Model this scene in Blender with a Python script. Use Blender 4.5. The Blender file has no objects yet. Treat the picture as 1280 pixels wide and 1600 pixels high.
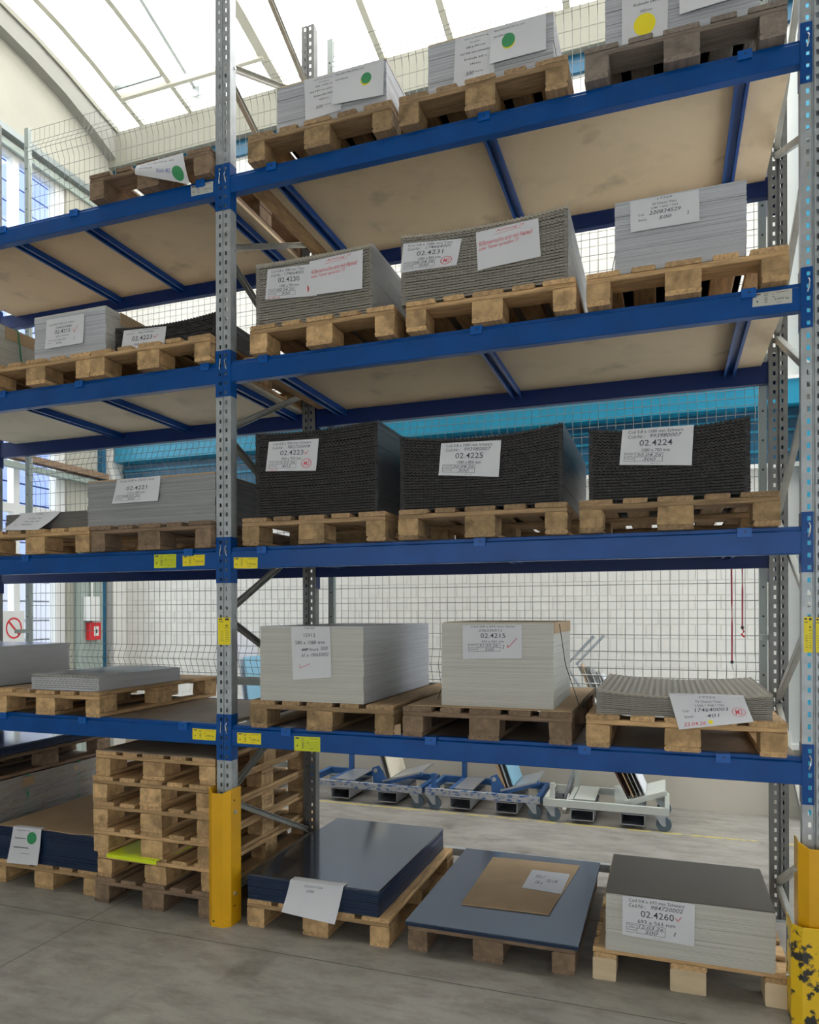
import bpy, math, random
from math import sin, cos, pi, radians
from mathutils import Vector, Matrix

C = bpy.context.scene.collection
scn = bpy.context.scene
rnd = random.Random(7)

# ------------------------------------------------------------------ camera
cam_d = bpy.data.cameras.new('camera')
cam = bpy.data.objects.new('camera', cam_d)
C.objects.link(cam)
cam.location = (2.1779, -3.4937, 1.6567)
yaw, pitch, roll = -0.3558, 0.0003, -0.0026
F = Vector((sin(yaw) * cos(pitch), cos(yaw) * cos(pitch), sin(pitch)))
R0 = Vector((cos(yaw), -sin(yaw), 0))
U0 = R0.cross(F)
R1 = R0 * cos(roll) + U0 * sin(roll)
U1 = -R0 * sin(roll) + U0 * cos(roll)
cam.rotation_euler = Matrix((R1, U1, -F)).transposed().to_euler()
cam_d.sensor_fit = 'VERTICAL'
cam_d.sensor_height = 36.0
cam_d.sensor_width = 28.8
cam_d.lens = 1179.19 / 1600 * 36
cam_d.shift_x = (640 - 602.5) / 1600
cam_d.shift_y = (956.8 - 800) / 1600
cam_d.clip_start = 0.05
cam_d.clip_end = 200
scn.camera = cam

# ------------------------------------------------------------------ sky and exposure
w = bpy.data.worlds.new('overcast_sky')
scn.world = w
w.use_nodes = True
bg = w.node_tree.nodes['Background']
bg.inputs['Color'].default_value = (1.0, 0.99, 0.965, 1)
bg.inputs['Strength'].default_value = 5.0
scn.view_settings.view_transform = 'Standard'
scn.view_settings.look = 'None'
scn.view_settings.exposure = 0.12
scn.view_settings.gamma = 1.0
scn.view_settings.use_curve_mapping = False

# ------------------------------------------------------------------ materials
def mat(name, col, rough=0.6, metal=0.0, noise=0.0, nscale=8.0, bump=0.0, bscale=60.0, spec=0.5, coat=0.0, rand=0.0,
        stretch=None, col2=None, contrast=(0.35, 0.65), stain=0.0, sscale=2.5, slim=(0.60, 0.72)):
    m = bpy.data.materials.new(name)
    m.use_nodes = True
    nt = m.node_tree
    N, L = nt.nodes, nt.links
    b = N['Principled BSDF']
    b.inputs['Roughness'].default_value = rough
    b.inputs['Metallic'].default_value = metal
    b.inputs['Specular IOR Level'].default_value = spec
    if coat:
        b.inputs['Coat Weight'].default_value = coat
        b.inputs['Coat Roughness'].default_value = 0.08
    b.inputs['Base Color'].default_value = (*col, 1)
    tc = N.new('ShaderNodeTexCoord')
    mp = N.new('ShaderNodeMapping')
    L.new(tc.outputs['Object'], mp.inputs['Vector'])
    if stretch:
        mp.inputs['Scale'].default_value = stretch
    oi = N.new('ShaderNodeObjectInfo')
    if rand:
        ml = N.new('ShaderNodeMath'); ml.operation = 'MULTIPLY'; ml.inputs[1].default_value = 37.0
        L.new(oi.outputs['Random'], ml.inputs[0])
        L.new(ml.outputs[0], mp.inputs['Location'])
    last = None
    if noise:
        n = N.new('ShaderNodeTexNoise')
        n.inputs['Scale'].default_value = nscale
        n.inputs['Detail'].default_value = 5
        n.inputs['Roughness'].default_value = 0.6
        L.new(mp.outputs[0], n.inputs['Vector'])
        rp = N.new('ShaderNodeValToRGB')
        rp.color_ramp.elements[0].position = contrast[0]
        rp.color_ramp.elements[1].position = contrast[1]
        c2 = col2 if col2 else tuple(c * (1 - noise) for c in col)
        rp.color_ramp.elements[0].color = (*c2, 1)
        rp.color_ramp.elements[1].color = (*col, 1)
        L.new(n.outputs['Fac'], rp.inputs['Fac'])
        last = rp.outputs['Color']
    if stain:
        n4 = N.new('ShaderNodeTexNoise'); n4.inputs['Scale'].default_value = sscale; n4.inputs['Detail'].default_value = 3
        m4 = N.new('ShaderNodeMapping'); m4.inputs['Location'].default_value = (5.3, 2.1, 0.7)
        if rand: L.new(ml.outputs[0], m4.inputs['Location'])
        L.new(tc.outputs['Object'], m4.inputs['Vector']); L.new(m4.outputs[0], n4.inputs['Vector'])
        r4 = N.new('ShaderNodeValToRGB')
        r4.color_ramp.elements[0].position = slim[0]; r4.color_ramp.elements[0].color = (1, 1, 1, 1)
        r4.color_ramp.elements[1].position = slim[1]; r4.color_ramp.elements[1].color = (1 - stain, 1 - stain * 1.02, 1 - stain * 1.04, 1)
        L.new(n4.outputs['Fac'], r4.inputs['Fac'])
        x4 = N.new('ShaderNodeMix'); x4.data_type = 'RGBA'; x4.blend_type = 'MULTIPLY'; x4.inputs[0].default_value = 1
        if last is not None: L.new(last, x4.inputs[6])
        else: x4.inputs[6].default_value = (*col, 1)
        L.new(r4.outputs[0], x4.inputs[7])
        last = x4.outputs[2]
    if rand:
        hs = N.new('ShaderNodeHueSaturation')
        mr = N.new('ShaderNodeMapRange')
        mr.inputs['To Min'].default_value = 1 - rand
        mr.inputs['To Max'].default_value = 1 + rand
        L.new(oi.outputs['Random'], mr.inputs['Value'])
        L.new(mr.outputs[0], hs.inputs['Value'])
        if last is not None:
            L.new(last, hs.inputs['Color'])
        else:
            hs.inputs['Color'].default_value = (*col, 1)
        last = hs.outputs['Color']
    if last is not None:
        L.new(last, b.inputs['Base Color'])
    if bump:
        n2 = N.new('ShaderNodeTexNoise')
        n2.inputs['Scale'].default_value = bscale
        n2.inputs['Detail'].default_value = 4
        L.new(mp.outputs[0], n2.inputs['Vector'])
        bp = N.new('ShaderNodeBump')
        bp.inputs['Strength'].default_value = bump
        bp.inputs['Distance'].default_value = 0.01
        L.new(n2.outputs['Fac'], bp.inputs['Height'])
        L.new(bp.outputs[0], b.inputs['Normal'])
    return m

def concrete():
    m = mat('concrete_floor', (0.385, 0.362, 0.322), 0.55, noise=0.3, nscale=1.1, bump=0.15, bscale=45, spec=0.35,
            contrast=(0.3, 0.7))
    nt = m.node_tree; N, L = nt.nodes, nt.links
    b = N['Principled BSDF']
    src = b.inputs['Base Color'].links[0].from_socket
    tc = N['Texture Coordinate']
    n = N.new('ShaderNodeTexNoise'); n.inputs['Scale'].default_value = 4.5; n.inputs['Detail'].default_value = 9
    n.inputs['Roughness'].default_value = 0.75
    mp = N.new('ShaderNodeMapping'); mp.inputs['Scale'].default_value = (0.6, 1.5, 1)
    L.new(tc.outputs['Object'], mp.inputs[0]); L.new(mp.outputs[0], n.inputs['Vector'])
    rp = N.new('ShaderNodeValToRGB')
    rp.color_ramp.elements[0].position = 0.33; rp.color_ramp.elements[0].color = (0.62, 0.60, 0.58, 1)
    rp.color_ramp.elements[1].position = 0.55; rp.color_ramp.elements[1].color = (1, 1, 1, 1)
    e = rp.color_ramp.elements.new(0.8); e.color = (1.12, 1.12, 1.1, 1)
    L.new(n.outputs['Fac'], rp.inputs[0])
    mx = N.new('ShaderNodeMix'); mx.data_type = 'RGBA'; mx.blend_type = 'MULTIPLY'; mx.inputs[0].default_value = 1
    L.new(src, mx.inputs[6]); L.new(rp.outputs[0], mx.inputs[7])
    # tyre smudges: rare dark patches
    n3 = N.new('ShaderNodeTexNoise'); n3.inputs['Scale'].default_value = 2.3; n3.inputs['Detail'].default_value = 3
    mp3 = N.new('ShaderNodeMapping'); mp3.inputs['Scale'].default_value = (1.6, 0.7, 1); mp3.inputs['Location'].default_value = (3.1, 1.7, 0)
    L.new(tc.outputs['Object'], mp3.inputs[0]); L.new(mp3.outputs[0], n3.inputs['Vector'])
    rp3 = N.new('ShaderNodeValToRGB')
    rp3.color_ramp.elements[0].position = 0.62; rp3.color_ramp.elements[0].color = (1, 1, 1, 1)
    rp3.color_ramp.elements[1].position = 0.74; rp3.color_ramp.elements[1].color = (0.68, 0.67, 0.66, 1)
    L.new(n3.outputs['Fac'], rp3.inputs[0])
    mx3 = N.new('ShaderNodeMix'); mx3.data_type = 'RGBA'; mx3.blend_type = 'MULTIPLY'; mx3.inputs[0].default_value = 1
    L.new(mx.outputs[2], mx3.inputs[6]); L.new(rp3.outputs[0], mx3.inputs[7])
    L.new(mx3.outputs[2], b.inputs['Base Color'])
    return m

def glass_mat(name, t=0.93, tint=(1, 1, 1)):
    m = bpy.data.materials.new(name); m.use_nodes = True
    nt = m.node_tree; N, L = nt.nodes, nt.links
    N.remove(N['Principled BSDF'])
    tr = N.new('ShaderNodeBsdfTransparent'); tr.inputs[0].default_value = (*tint, 1)
    gl = N.new('ShaderNodeBsdfGlossy'); gl.inputs['Roughness'].default_value = 0.05
    mx = N.new('ShaderNodeMixShader'); mx.inputs[0].default_value = 1 - t
    L.new(tr.outputs[0], mx.inputs[1]); L.new(gl.outputs[0], mx.inputs[2])
    L.new(mx.outputs[0], N['Material Output'].inputs['Surface'])
    return m

M = dict(
    blue_hook=mat('blue_hook_paint', (0.0, 0.10, 0.42), 0.3, spec=0.4),
    blue_bar=mat('blue_cross_bar_paint', (0.001, 0.05, 0.24), 0.36, spec=0.35),
    floor=concrete(),
    joint=mat('floor_joint_filler', (0.10, 0.095, 0.085), 0.8),
    yline=mat('floor_line_yellow', (0.52, 0.43, 0.13), 0.7, noise=0.6, nscale=9, col2=(0.30, 0.28, 0.23), contrast=(0.42, 0.52)),
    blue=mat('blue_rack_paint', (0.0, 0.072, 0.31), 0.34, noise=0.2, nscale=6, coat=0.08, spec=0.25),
    blue_in=mat('blue_beam_paint_shaded', (0.003, 0.020, 0.11), 0.4, spec=0.3),  # rear beams: same rack blue, shade put into a darker colour
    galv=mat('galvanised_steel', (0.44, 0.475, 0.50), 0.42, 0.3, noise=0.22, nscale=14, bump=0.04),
    galv_dark=mat('steel_backlit_post_dark_sheet', (0.19, 0.195, 0.19), 0.45, 0.35, noise=0.2, nscale=12),  # backlit shade of the rear posts put into the colour; also dark sheets
    brace=mat('brace_steel', (0.46, 0.46, 0.42), 0.4, 0.4, noise=0.2, nscale=10),
    bolt=mat('bolt_zinc', (0.6, 0.62, 0.63), 0.3, 0.9),
    yellow=mat('yellow_guard_paint', (0.80, 0.42, 0.005), 0.4, noise=0.12, nscale=3),
    yellow_worn=mat('yellow_guard_paint_scuffed', (0.78, 0.50, 0.01), 0.5, noise=1, nscale=16, col2=(0.03, 0.03, 0.03),
                    contrast=(0.42, 0.47)),
    board=mat('shelf_chipboard', (0.70, 0.55, 0.36), 0.75, noise=0.14, nscale=3.5, bump=0.03, bscale=120, contrast=(0.28, 0.5), stain=0.28, sscale=3.2, slim=(0.63, 0.72)),
    board_pale=mat('shelf_chipboard_pale', (0.76, 0.70, 0.56), 0.75, noise=0.14, nscale=3.0, contrast=(0.3, 0.5), stain=0.2, slim=(0.63, 0.72)),
    board_brown=mat('shelf_hardboard_brown', (0.30, 0.235, 0.175), 0.5, noise=0.3, nscale=2.5, spec=0.4),
    wood_light=mat('pallet_wood_light', (0.64, 0.41, 0.20), 0.75, noise=0.42, nscale=7, bump=0.35, bscale=30, rand=0.22,
                   stretch=(1, 9, 9)),
    wood_mid=mat('pallet_wood_mid', (0.42, 0.275, 0.145), 0.8, noise=0.45, nscale=7, bump=0.35, bscale=30, rand=0.25,
                 stretch=(1, 9, 9)),
    wood_dark=mat('pallet_wood_dark', (0.27, 0.18, 0.115), 0.8, noise=0.45, nscale=7, bump=0.35, bscale=30, rand=0.25,
                  stretch=(1, 9, 9)),
    wood_grey=mat('pallet_wood_weathered_grey', (0.26, 0.215, 0.18), 0.85, noise=0.4, nscale=7, bump=0.4, bscale=30, rand=0.2,
                  stretch=(1, 9, 9)),
    block_light=mat('pallet_block_light', (0.66, 0.43, 0.21), 0.8, noise=0.35, nscale=22, bump=0.5, bscale=70, rand=0.22, stain=0.35, sscale=9, slim=(0.5, 0.64)),
    block_mid=mat('pallet_block_mid', (0.42, 0.28, 0.14), 0.85, noise=0.4, nscale=22, bump=0.5, bscale=70, rand=0.25, stain=0.4, sscale=9, slim=(0.5, 0.64)),
    block_dark=mat('pallet_block_dark', (0.28, 0.19, 0.12), 0.85, noise=0.4, nscale=20, bump=0.5, bscale=60, rand=0.22),
    block_grey=mat('pallet_block_grey', (0.27, 0.225, 0.185), 0.85, noise=0.4, nscale=18, bump=0.5, bscale=60, rand=0.2),
    block_plain=mat('pallet_block_plywood', (0.68, 0.54, 0.35), 0.7, noise=0.15, nscale=4, stretch=(1, 1, 6), rand=0.06),
    sheet_white=mat('sheet_edge_white', (0.55, 0.57, 0.62), 0.45, noise=0.25, nscale=3, stretch=(0.5, 0.5, 60)),
    sheet_nat=mat('sheet_edge_natural', (0.58, 0.57, 0.52), 0.5, noise=0.2, nscale=3, stretch=(0.5, 0.5, 60)),
    sheet_grey=mat('sheet_edge_grey', (0.36, 0.37, 0.38), 0.4, noise=0.35, nscale=3, stretch=(0.5, 0.5, 50)),
    sheet_dgrey=mat('sheet_edge_dark_grey', (0.17, 0.16, 0.15), 0.45, noise=0.3, nscale=3, stretch=(0.5, 0.5, 50)),
    titan=mat('sheet_edge_titan', (0.27, 0.25, 0.215), 0.5, noise=0.3, nscale=4, stretch=(0.5, 0.5, 40)),
    titan_side=mat('sheet_side_titan', (0.40, 0.41, 0.43), 0.4, 0.1, noise=0.15, nscale=2),
    titan_top=mat('sheet_top_titan', (0.35, 0.315, 0.26), 0.5, 0.0),
    silver_edge=mat('sheet_edge_silver', (0.52, 0.53, 0.55), 0.35, 0.1, noise=0.12, nscale=3, stretch=(0.5, 0.5, 60)),
    black=mat('sheet_edge_black', (0.013, 0.011, 0.011), 0.6, noise=0.4, nscale=4, stretch=(0.5, 0.5, 40)),
    black_side=mat('sheet_side_black', (0.10, 0.105, 0.115), 0.35, 0.2, noise=0.25, nscale=3),
    film=mat('sheet_film_navy', (0.010, 0.028, 0.075), 0.3, noise=0.3, nscale=3, stretch=(0.5, 0.5, 50)),
    film_top=mat('sheet_film_top_glossy', (0.12, 0.155, 0.23), 0.13, 0.85, noise=0.08, nscale=1.2, bump=0.02, bscale=3),
    film_top2=mat('sheet_film_top_satin', (0.085, 0.125, 0.20), 0.16, 0.75, bump=0.02, bscale=3),
    grey_top=mat('sheet_top_grey', (0.11, 0.10, 0.085), 0.5, 0.1),
    silver_top=mat('sheet_top_silver', (0.45, 0.45, 0.46), 0.25, 0.8),
    card=mat('cardboard', (0.46, 0.32, 0.19), 0.8, noise=0.12, nscale=5, bump=0.03, bscale=90),
    card_pale=mat('cardboard_pale', (0.60, 0.50, 0.36), 0.8),
    paper=mat('paper_white', (0.65, 0.66, 0.70), 0.7, noise=0.05, nscale=3),
    ink=mat('ink_dark', (0.05, 0.05, 0.07), 0.7),
    pen=mat('pen_grey_blue', (0.07, 0.07, 0.11), 0.7),
    red_ink=mat('pen_red', (0.62, 0.07, 0.10), 0.7),
    blue_ink=mat('pen_blue', (0.10, 0.13, 0.45), 0.7),
    green_dot=mat('sticker_green', (0.03, 0.27, 0.10), 0.5),
    yellow_dot=mat('sticker_yellow', (0.85, 0.72, 0.01), 0.5),
    label_yellow=mat('label_yellow', (0.85, 0.70, 0.01), 0.45),
    label_lime=mat('label_lime', (0.62, 0.68, 0.01), 0.45),
    label_silver=mat('label_silver', (0.55, 0.56, 0.52), 0.4),
    neon=mat('neon_plastic_sheet', (0.70, 0.85, 0.02), 0.4),
    brick=mat('brick_white_paint', (0.82, 0.81, 0.76), 0.6, noise=0.06, nscale=5, bump=0.25, bscale=25, rand=0.02),
    wall=mat('wall_white_plaster', (0.80, 0.79, 0.74), 0.8, noise=0.06, nscale=2),
    wall_cream=mat('wall_cream_plaster', (0.45, 0.44, 0.37), 0.85, noise=0.1, nscale=1.5),
    wall_base=mat('wall_base_grey', (0.52, 0.48, 0.40), 0.7, noise=0.12, nscale=1.5),
    soffit=mat('soffit_grey', (0.30, 0.30, 0.27), 0.8),
    fascia=mat('fascia_greige', (0.27, 0.27, 0.22), 0.7),
    teal=mat('teal_steel_paint', (0.012, 0.25, 0.40), 0.4, noise=0.08, nscale=3),
    teal_dark=mat('teal_dark_paint', (0.008, 0.115, 0.22), 0.4, noise=0.15, nscale=2),
    rib=mat('roof_rib_paint', (0.62, 0.61, 0.52), 0.6),
    rod=mat('steel_rod_grey', (0.30, 0.34, 0.34), 0.4, 0.4),
    ceiling=mat('ceiling_white', (0.66, 0.66, 0.62), 0.85),
    glass=glass_mat('roof_glass', 0.94),
    wglass=glass_mat('window_glass', 0.90, (0.92, 0.96, 1.0)),
    fglass=glass_mat('tinted_front_glass', 0.92, (0.66, 0.68, 0.70)),  # tint only dims the light from the unseen front window
    wire=mat('fence_wire_zinc', (0.20, 0.215, 0.205), 0.4, 0.3),
    fence_post=mat('fence_post_zinc', (0.36, 0.41, 0.39), 0.42, 0.4),
    green_grey=mat('column_grey_green', (0.34, 0.40, 0.36), 0.6),
    white_paint=mat('white_enamel', (0.78, 0.79, 0.76), 0.4),
    siding=mat('outside_siding_blue', (0.13, 0.18, 0.42), 0.5),
    siding_white=mat('outside_siding_white', (0.24, 0.25, 0.30), 0.5),
    red=mat('red_plastic', (0.70, 0.02, 0.03), 0.35),
    cord=mat('red_elastic_cord', (0.42, 0.01, 0.05), 0.6),
    black_pl=mat('black_rubber', (0.02, 0.02, 0.02), 0.5),
    cart_blue=mat('cart_blue_paint', (0.03, 0.12, 0.33), 0.45, noise=0.15, nscale=6),
    cart_worn=mat('cart_blue_paint_chipped', (0.40, 0.41, 0.42), 0.45, noise=1, nscale=22, col2=(0.03, 0.10, 0.30),
                  contrast=(0.42, 0.47), stretch=(1, 1, 3)),
    cart_white=mat('cart_white_paint', (0.56, 0.59, 0.54), 0.45, noise=0.08, nscale=6),
    steel=mat('bare_steel_plate', (0.42, 0.44, 0.47), 0.35, 0.6),
    tyre=mat('caster_tyre_grey_blue', (0.09, 0.13, 0.17), 0.6),
    light_blue=mat('light_blue_film_sheet', (0.25, 0.50, 0.66), 0.4),
    brown_dark=mat('dark_brown_board', (0.08, 0.03, 0.02), 0.5),
    strap=mat('green_strap', (0.02, 0.22, 0.10), 0.4),
    rail=mat('timber_rail_brown', (0.28, 0.18, 0.11), 0.7),
    ground=mat('outside_ground', (0.30, 0.30, 0.28), 0.9),
)

def film_wrap():
    m = bpy.data.materials.new('stretch_film_clear'); m.use_nodes = True
    nt = m.node_tree; N, L = nt.nodes, nt.links
    b = N['Principled BSDF']
    b.inputs['Base Color'].default_value = (0.8, 0.8, 0.8, 1)
    b.inputs['Roughness'].default_value = 0.12
    b.inputs['Alpha'].default_value = 0.32
    tc = N.new('ShaderNodeTexCoord'); mp = N.new('ShaderNodeMapping'); mp.inputs['Scale'].default_value = (2, 2, 14)
    n = N.new('ShaderNodeTexNoise'); n.inputs['Scale'].default_value = 3; n.inputs['Detail'].default_value = 4
    bp = N.new('ShaderNodeBump'); bp.inputs['Strength'].default_value = 0.9; bp.inputs['Distance'].default_value = 0.03
    L.new(tc.outputs['Object'], mp.inputs[0]); L.new(mp.outputs[0], n.inputs[0]); L.new(n.outputs[0], bp.inputs['Height'])
    L.new(bp.outputs[0], b.inputs['Normal'])
    return m
M['wrap'] = film_wrap()

# ------------------------------------------------------------------ mesh builder
class MB:
    def __init__(s):
        s.v, s.f, s.m = [], [], []
    def add(s, vs, fs, mi=0):
        o = len(s.v)
        s.v += [tuple(p) for p in vs]
        s.f += [tuple(i + o for i in f) for f in fs]
        s.m += [mi] * len(fs)
    def box(s, x0, x1, y0, y1, z0, z1, mi=0, mtop=None, mside=None):
        vs = [(x0, y0, z0), (x1, y0, z0), (x1, y1, z0), (x0, y1, z0), (x0, y0, z1), (x1, y0, z1), (x1, y1, z1), (x0, y1, z1)]
        fs = [(0, 3, 2, 1), (4, 5, 6, 7), (0, 1, 5, 4), (1, 2, 6, 5), (2, 3, 7, 6), (3, 0, 4, 7)]
        o = len(s.m)
        s.add(vs, fs, mi)
        if mtop is not None: s.m[o + 1] = mtop
        if mside is not None: s.m[o + 3] = mside; s.m[o + 5] = mside
    def bar(s, p0, p1, wd, hd, up=(0, 0, 1), mi=0):
        p0, p1 = Vector(p0), Vector(p1)
        d = (p1 - p0).normalized(); u = Vector(up)
        sd = d.cross(u)
        if sd.length < 1e-4: sd = d.cross(Vector((1, 0, 0)))
        sd.normalize(); u = sd.cross(d).normalized()
        a, b = sd * wd / 2, u * hd / 2
        vs = [p0 - a - b, p0 + a - b, p0 + a + b, p0 - a + b, p1 - a - b, p1 + a - b, p1 + a + b, p1 - a + b]
        s.add(vs, [(0, 1, 2, 3), (7, 6, 5, 4), (1, 0, 4, 5), (2, 1, 5, 6), (3, 2, 6, 7), (0, 3, 7, 4)], mi)
    def tube(s, pts, r, n=8, mi=0, cap=True):
        pts = [Vector(p) for p in pts]
        rings = []
        for i, p in enumerate(pts):
            d = (pts[min(i + 1, len(pts) - 1)] - pts[max(i - 1, 0)]).normalized()
            a = d.cross(Vector((0, 0, 1)))
            if a.length < 1e-3: a = d.cross(Vector((0, 1, 0)))
            a.normalize(); b = a.cross(d).normalized()
            rings.append([p + (a * cos(2 * pi * k / n) + b * sin(2 * pi * k / n)) * r for k in range(n)])
        vs = [q for rg in rings for q in rg]
        fs = []
        for i in range(len(pts) - 1):
            for k in range(n):
                fs.append((i * n + k, i * n + (k + 1) % n, (i + 1) * n + (k + 1) % n, (i + 1) * n + k))
        if cap:
            fs.append(tuple(range(n))[::-1]); fs.append(tuple((len(pts) - 1) * n + k for k in range(n)))
        s.add(vs, fs, mi)
    def prism(s, poly, axis, a0, a1, mi=0):
        # poly: list of 2-D points, axis: 0 x,1 y,2 z ; extruded from a0 to a1
        def P(p, a):
            if axis == 0: return (a, p[0], p[1])
            if axis == 1: return (p[0], a, p[1])
            return (p[0], p[1], a)
        n = len(poly)
        vs = [P(p, a0) for p in poly] + [P(p, a1) for p in poly]
        fs = [tuple(range(n)), tuple(range(2 * n - 1, n - 1, -1))]
        fs += [(i, (i + 1) % n + 0, (i + 1) % n + n, i + n)[::-1] for i in range(n)]
        s.add(vs, fs, mi)
    def cbox(s, L_, W_, H_, c=0.004, jag=0.0, r=None):
        # box centred on x/y, base at z=0, long edges (along x) chamfered
        a, b = W_ / 2, H_
        poly = [(-a + c, 0), (a - c, 0), (a, c), (a, b - c), (a - c, b), (-a + c, b), (-a, b - c), (-a, c)]
        if jag and r:
            poly = [(p[0] + r.uniform(-jag, jag), p[1] + r.uniform(-jag, jag) * 0.5) for p in poly]
        s.prism(poly, 0, -L_ / 2, L_ / 2)
    def build(s, name, mats, parent=None, loc=None, rz=0, smooth=False):
        me = bpy.data.meshes.new(name)
        me.from_pydata(s.v, [], s.f)
        for mm in (mats if isinstance(mats, (list, tuple)) else [mats]):
            me.materials.append(M[mm] if isinstance(mm, str) else mm)
        if any(s.m):
            me.polygons.foreach_set('material_index', s.m)
        if smooth:
            me.polygons.foreach_set('use_smooth', [True] * len(s.f))
        me.update()
        return link(name, me, parent, loc, rz)

def link(name, me, parent=None, loc=None, rz=0):
    o = bpy.data.objects.new(name, me)
    C.objects.link(o)
    if parent: o.parent = parent
    if loc: o.location = loc
    if rz: o.rotation_euler = (0, 0, rz)
    return o

def tag(o, label=None, cat=None, group=None, kind=None):
    if label: o['label'] = label
    if cat: o['category'] = cat
    if group: o['group'] = group
    if kind: o['kind'] = kind
    return o

def thing(name, label, cat, loc=(0, 0, 0), rz=0, group=None):
    o = bpy.data.objects.new(name, None)
    o.empty_display_size = 0.1
    C.objects.link(o)
    o.location = loc
    o.rotation_euler = (0, 0, rz)
    return tag(o, label, cat, group)

def box_obj(name, mt, x0, x1, y0, y1, z0, z1, parent=None):
    b = MB(); b.box(x0, x1, y0, y1, z0, z1)
    return b.build(name, mt, parent)

def struct(o):
    o['kind'] = 'structure'
    return o

# ------------------------------------------------------------------ setting: floor, walls, roof
XL, XR, YB, YF = -3.57, 6.0, 3.34, -7.5
ZR = 7.2
fl = struct(box_obj('floor', 'floor', XL, XR, YF, YB + 0.3, -0.2, 0.0))
# floor joints (saw cuts) and the worn yellow line
b = MB(); b.box(XL + .01, XR - .01, -0.234, -0.229, -0.004, 0.0006)
struct(b.build('trim_1', 'joint', fl))
b = MB(); b.box(-0.755, -0.751, YF + .01, YB - .01, -0.004, 0.0006)
struct(b.build('trim_2', 'joint', fl))
b = MB(); b.box(-3.0, 3.4, 2.52, 2.555, -0.004, 0.0012)
struct(b.build('trim_3', 'yline', fl))
struct(box_obj('trim_4', 'ground', -30, -3.9, -25, 25, -0.25, -0.05))

# back wall: plaster slab with painted brickwork in front of it
bw = struct(box_obj('wall_back', 'wall', XL - .3, XR, YB + 0.006, YB + 0.3, 0, 6.93))
b = MB(); b.box(XL, XR, YB - 0.008, YB + 0.006, 0, 0.56)
tagb = b.build('wall_base_panel', 'wall_base', bw)
rb = random.Random(3)
brick_me = []
for k in range(6):
    m_ = MB()
    w2, h2, c = 0.0950 + rb.uniform(-.001, .001), 0.0590 + rb.uniform(-.0008, .0008), 0.003
    d = rb.uniform(0.0, 0.002)
    vs = [(-w2, 0.012, -h2), (w2, 0.012, -h2), (w2, 0.012, h2), (-w2, 0.012, h2),
          (-w2 + c, d, -h2 + c), (w2 - c, d, -h2 + c), (w2 - c, d, h2 - c), (-w2 + c, d, h2 - c)]
    m_.add(vs, [(7, 6, 5, 4), (0, 1, 5, 4), (1, 2, 6, 5), (2, 3, 7, 6), (3, 0, 4, 7)])
    me = bpy.data.meshes.new('brick'); me.from_pydata(m_.v, [], m_.f); me.materials.append(M['brick'])
    brick_me.append((me, m_))
stuff = MB(); nb = 0
def brick_rows(z0, z1, xa, xb, single):
    global nb
    z = z0
    row = 0
    while z < z1 - 0.06:
        x = xa + 0.098 + (0.098 if row % 2 else 0)
        while x < xb - 0.09:
            me, src = brick_me[rb.randrange(6)]
            if single(x, z) and nb < 298:
                link('brick', me, bw, (x, YB + 0.000, z + 0.0605)); nb += 1
            else:
                stuff.add([(v[0] + x, v[1] + YB + 0.000, v[2] + z + 0.0605) for v in src.v], src.f)
            x += 0.196
        z += 0.1235; row += 1
brick_rows(0.563, 2.83, XL, 3.14, lambda x, z: 1.02 < z < 2.15 and x > -3.0)
brick_rows(3.50, 6.36, XL, 3.14, lambda x, z: False)
tag(stuff.build('brickwork', 'brick', bw), kind='stuff')
# teal steel: crane runway with recessed panel under it, upper band, fascia, pillar
def teal_band(name, mt, x0, x1, y0, z0, z1):
    return struct(box_obj(name, mt, x0, x1, y0, YB + 0.006, z0, z1))
teal_band('trim_5', 'teal', XL + .16, 4.5, YB - 0.20, 3.285, 3.475)
teal_band('trim_6', 'teal_dark', XL + .16, 4.5, YB - 0.05, 2.86, 3.285)
b = MB()
for z in (2.94, 3.10, 3.2): b.box(XL + .16, 4.5, YB - 0.07, YB - 0.05, z, z + 0.02)
struct(b.build('trim_7', 'teal', None))
teal_band('trim_8', 'white_paint', XL + .16, 4.5, YB - 0.22, 3.475, 3.50)
teal_band('trim_9', 'white_paint', XL, 4.5, YB - 0.07, 2.815, 2.85)
teal_band('trim_10', 'teal_dark', XL, XR, YB - 0.03, 6.40, 6.56)
teal_band('trim_11', 'fascia', XL, XR, YB - 0.10, 6.56, 6.93)
struct(box_obj('trim_12', 'teal', 3.20, 3.42, YB - 0.16, YB, 0, 6.4))
teal_band('trim_13', 'white_paint', 2.78, XR, YB - 0.10, 0.56, 0.60)

# left wall (gable) with tall glazing
def yz_wall(name, mt, y0, y1, z0, z1, x0=XL - 0.2, x1=XL):
    return struct(box_obj(name, mt, x0, x1, y0, y1, z0, z1))
yz_wall('wall_left', 'wall_cream', 2.62, YB, 0, 7.0)
yz_wall('wall_left.001', 'wall_cream', YF, 0.2, 0, 7.2)
yz_wall('wall_left.002', 'wall_cream', 0.2, 2.62, 6.12, 7.2)
struct(box_obj('trim_14', 'green_grey', XL, XL + 0.10, 2.70, 3.02, 0, 2.45))
struct(box_obj('trim_15', 'teal_dark', XL, XL + 0.06, 3.06, 3.12, 0, 6.3))
struct(box_obj('trim_16', 'wall', XL, XL + 0.14, 3.14, YB, 0, 6.3))
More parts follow.
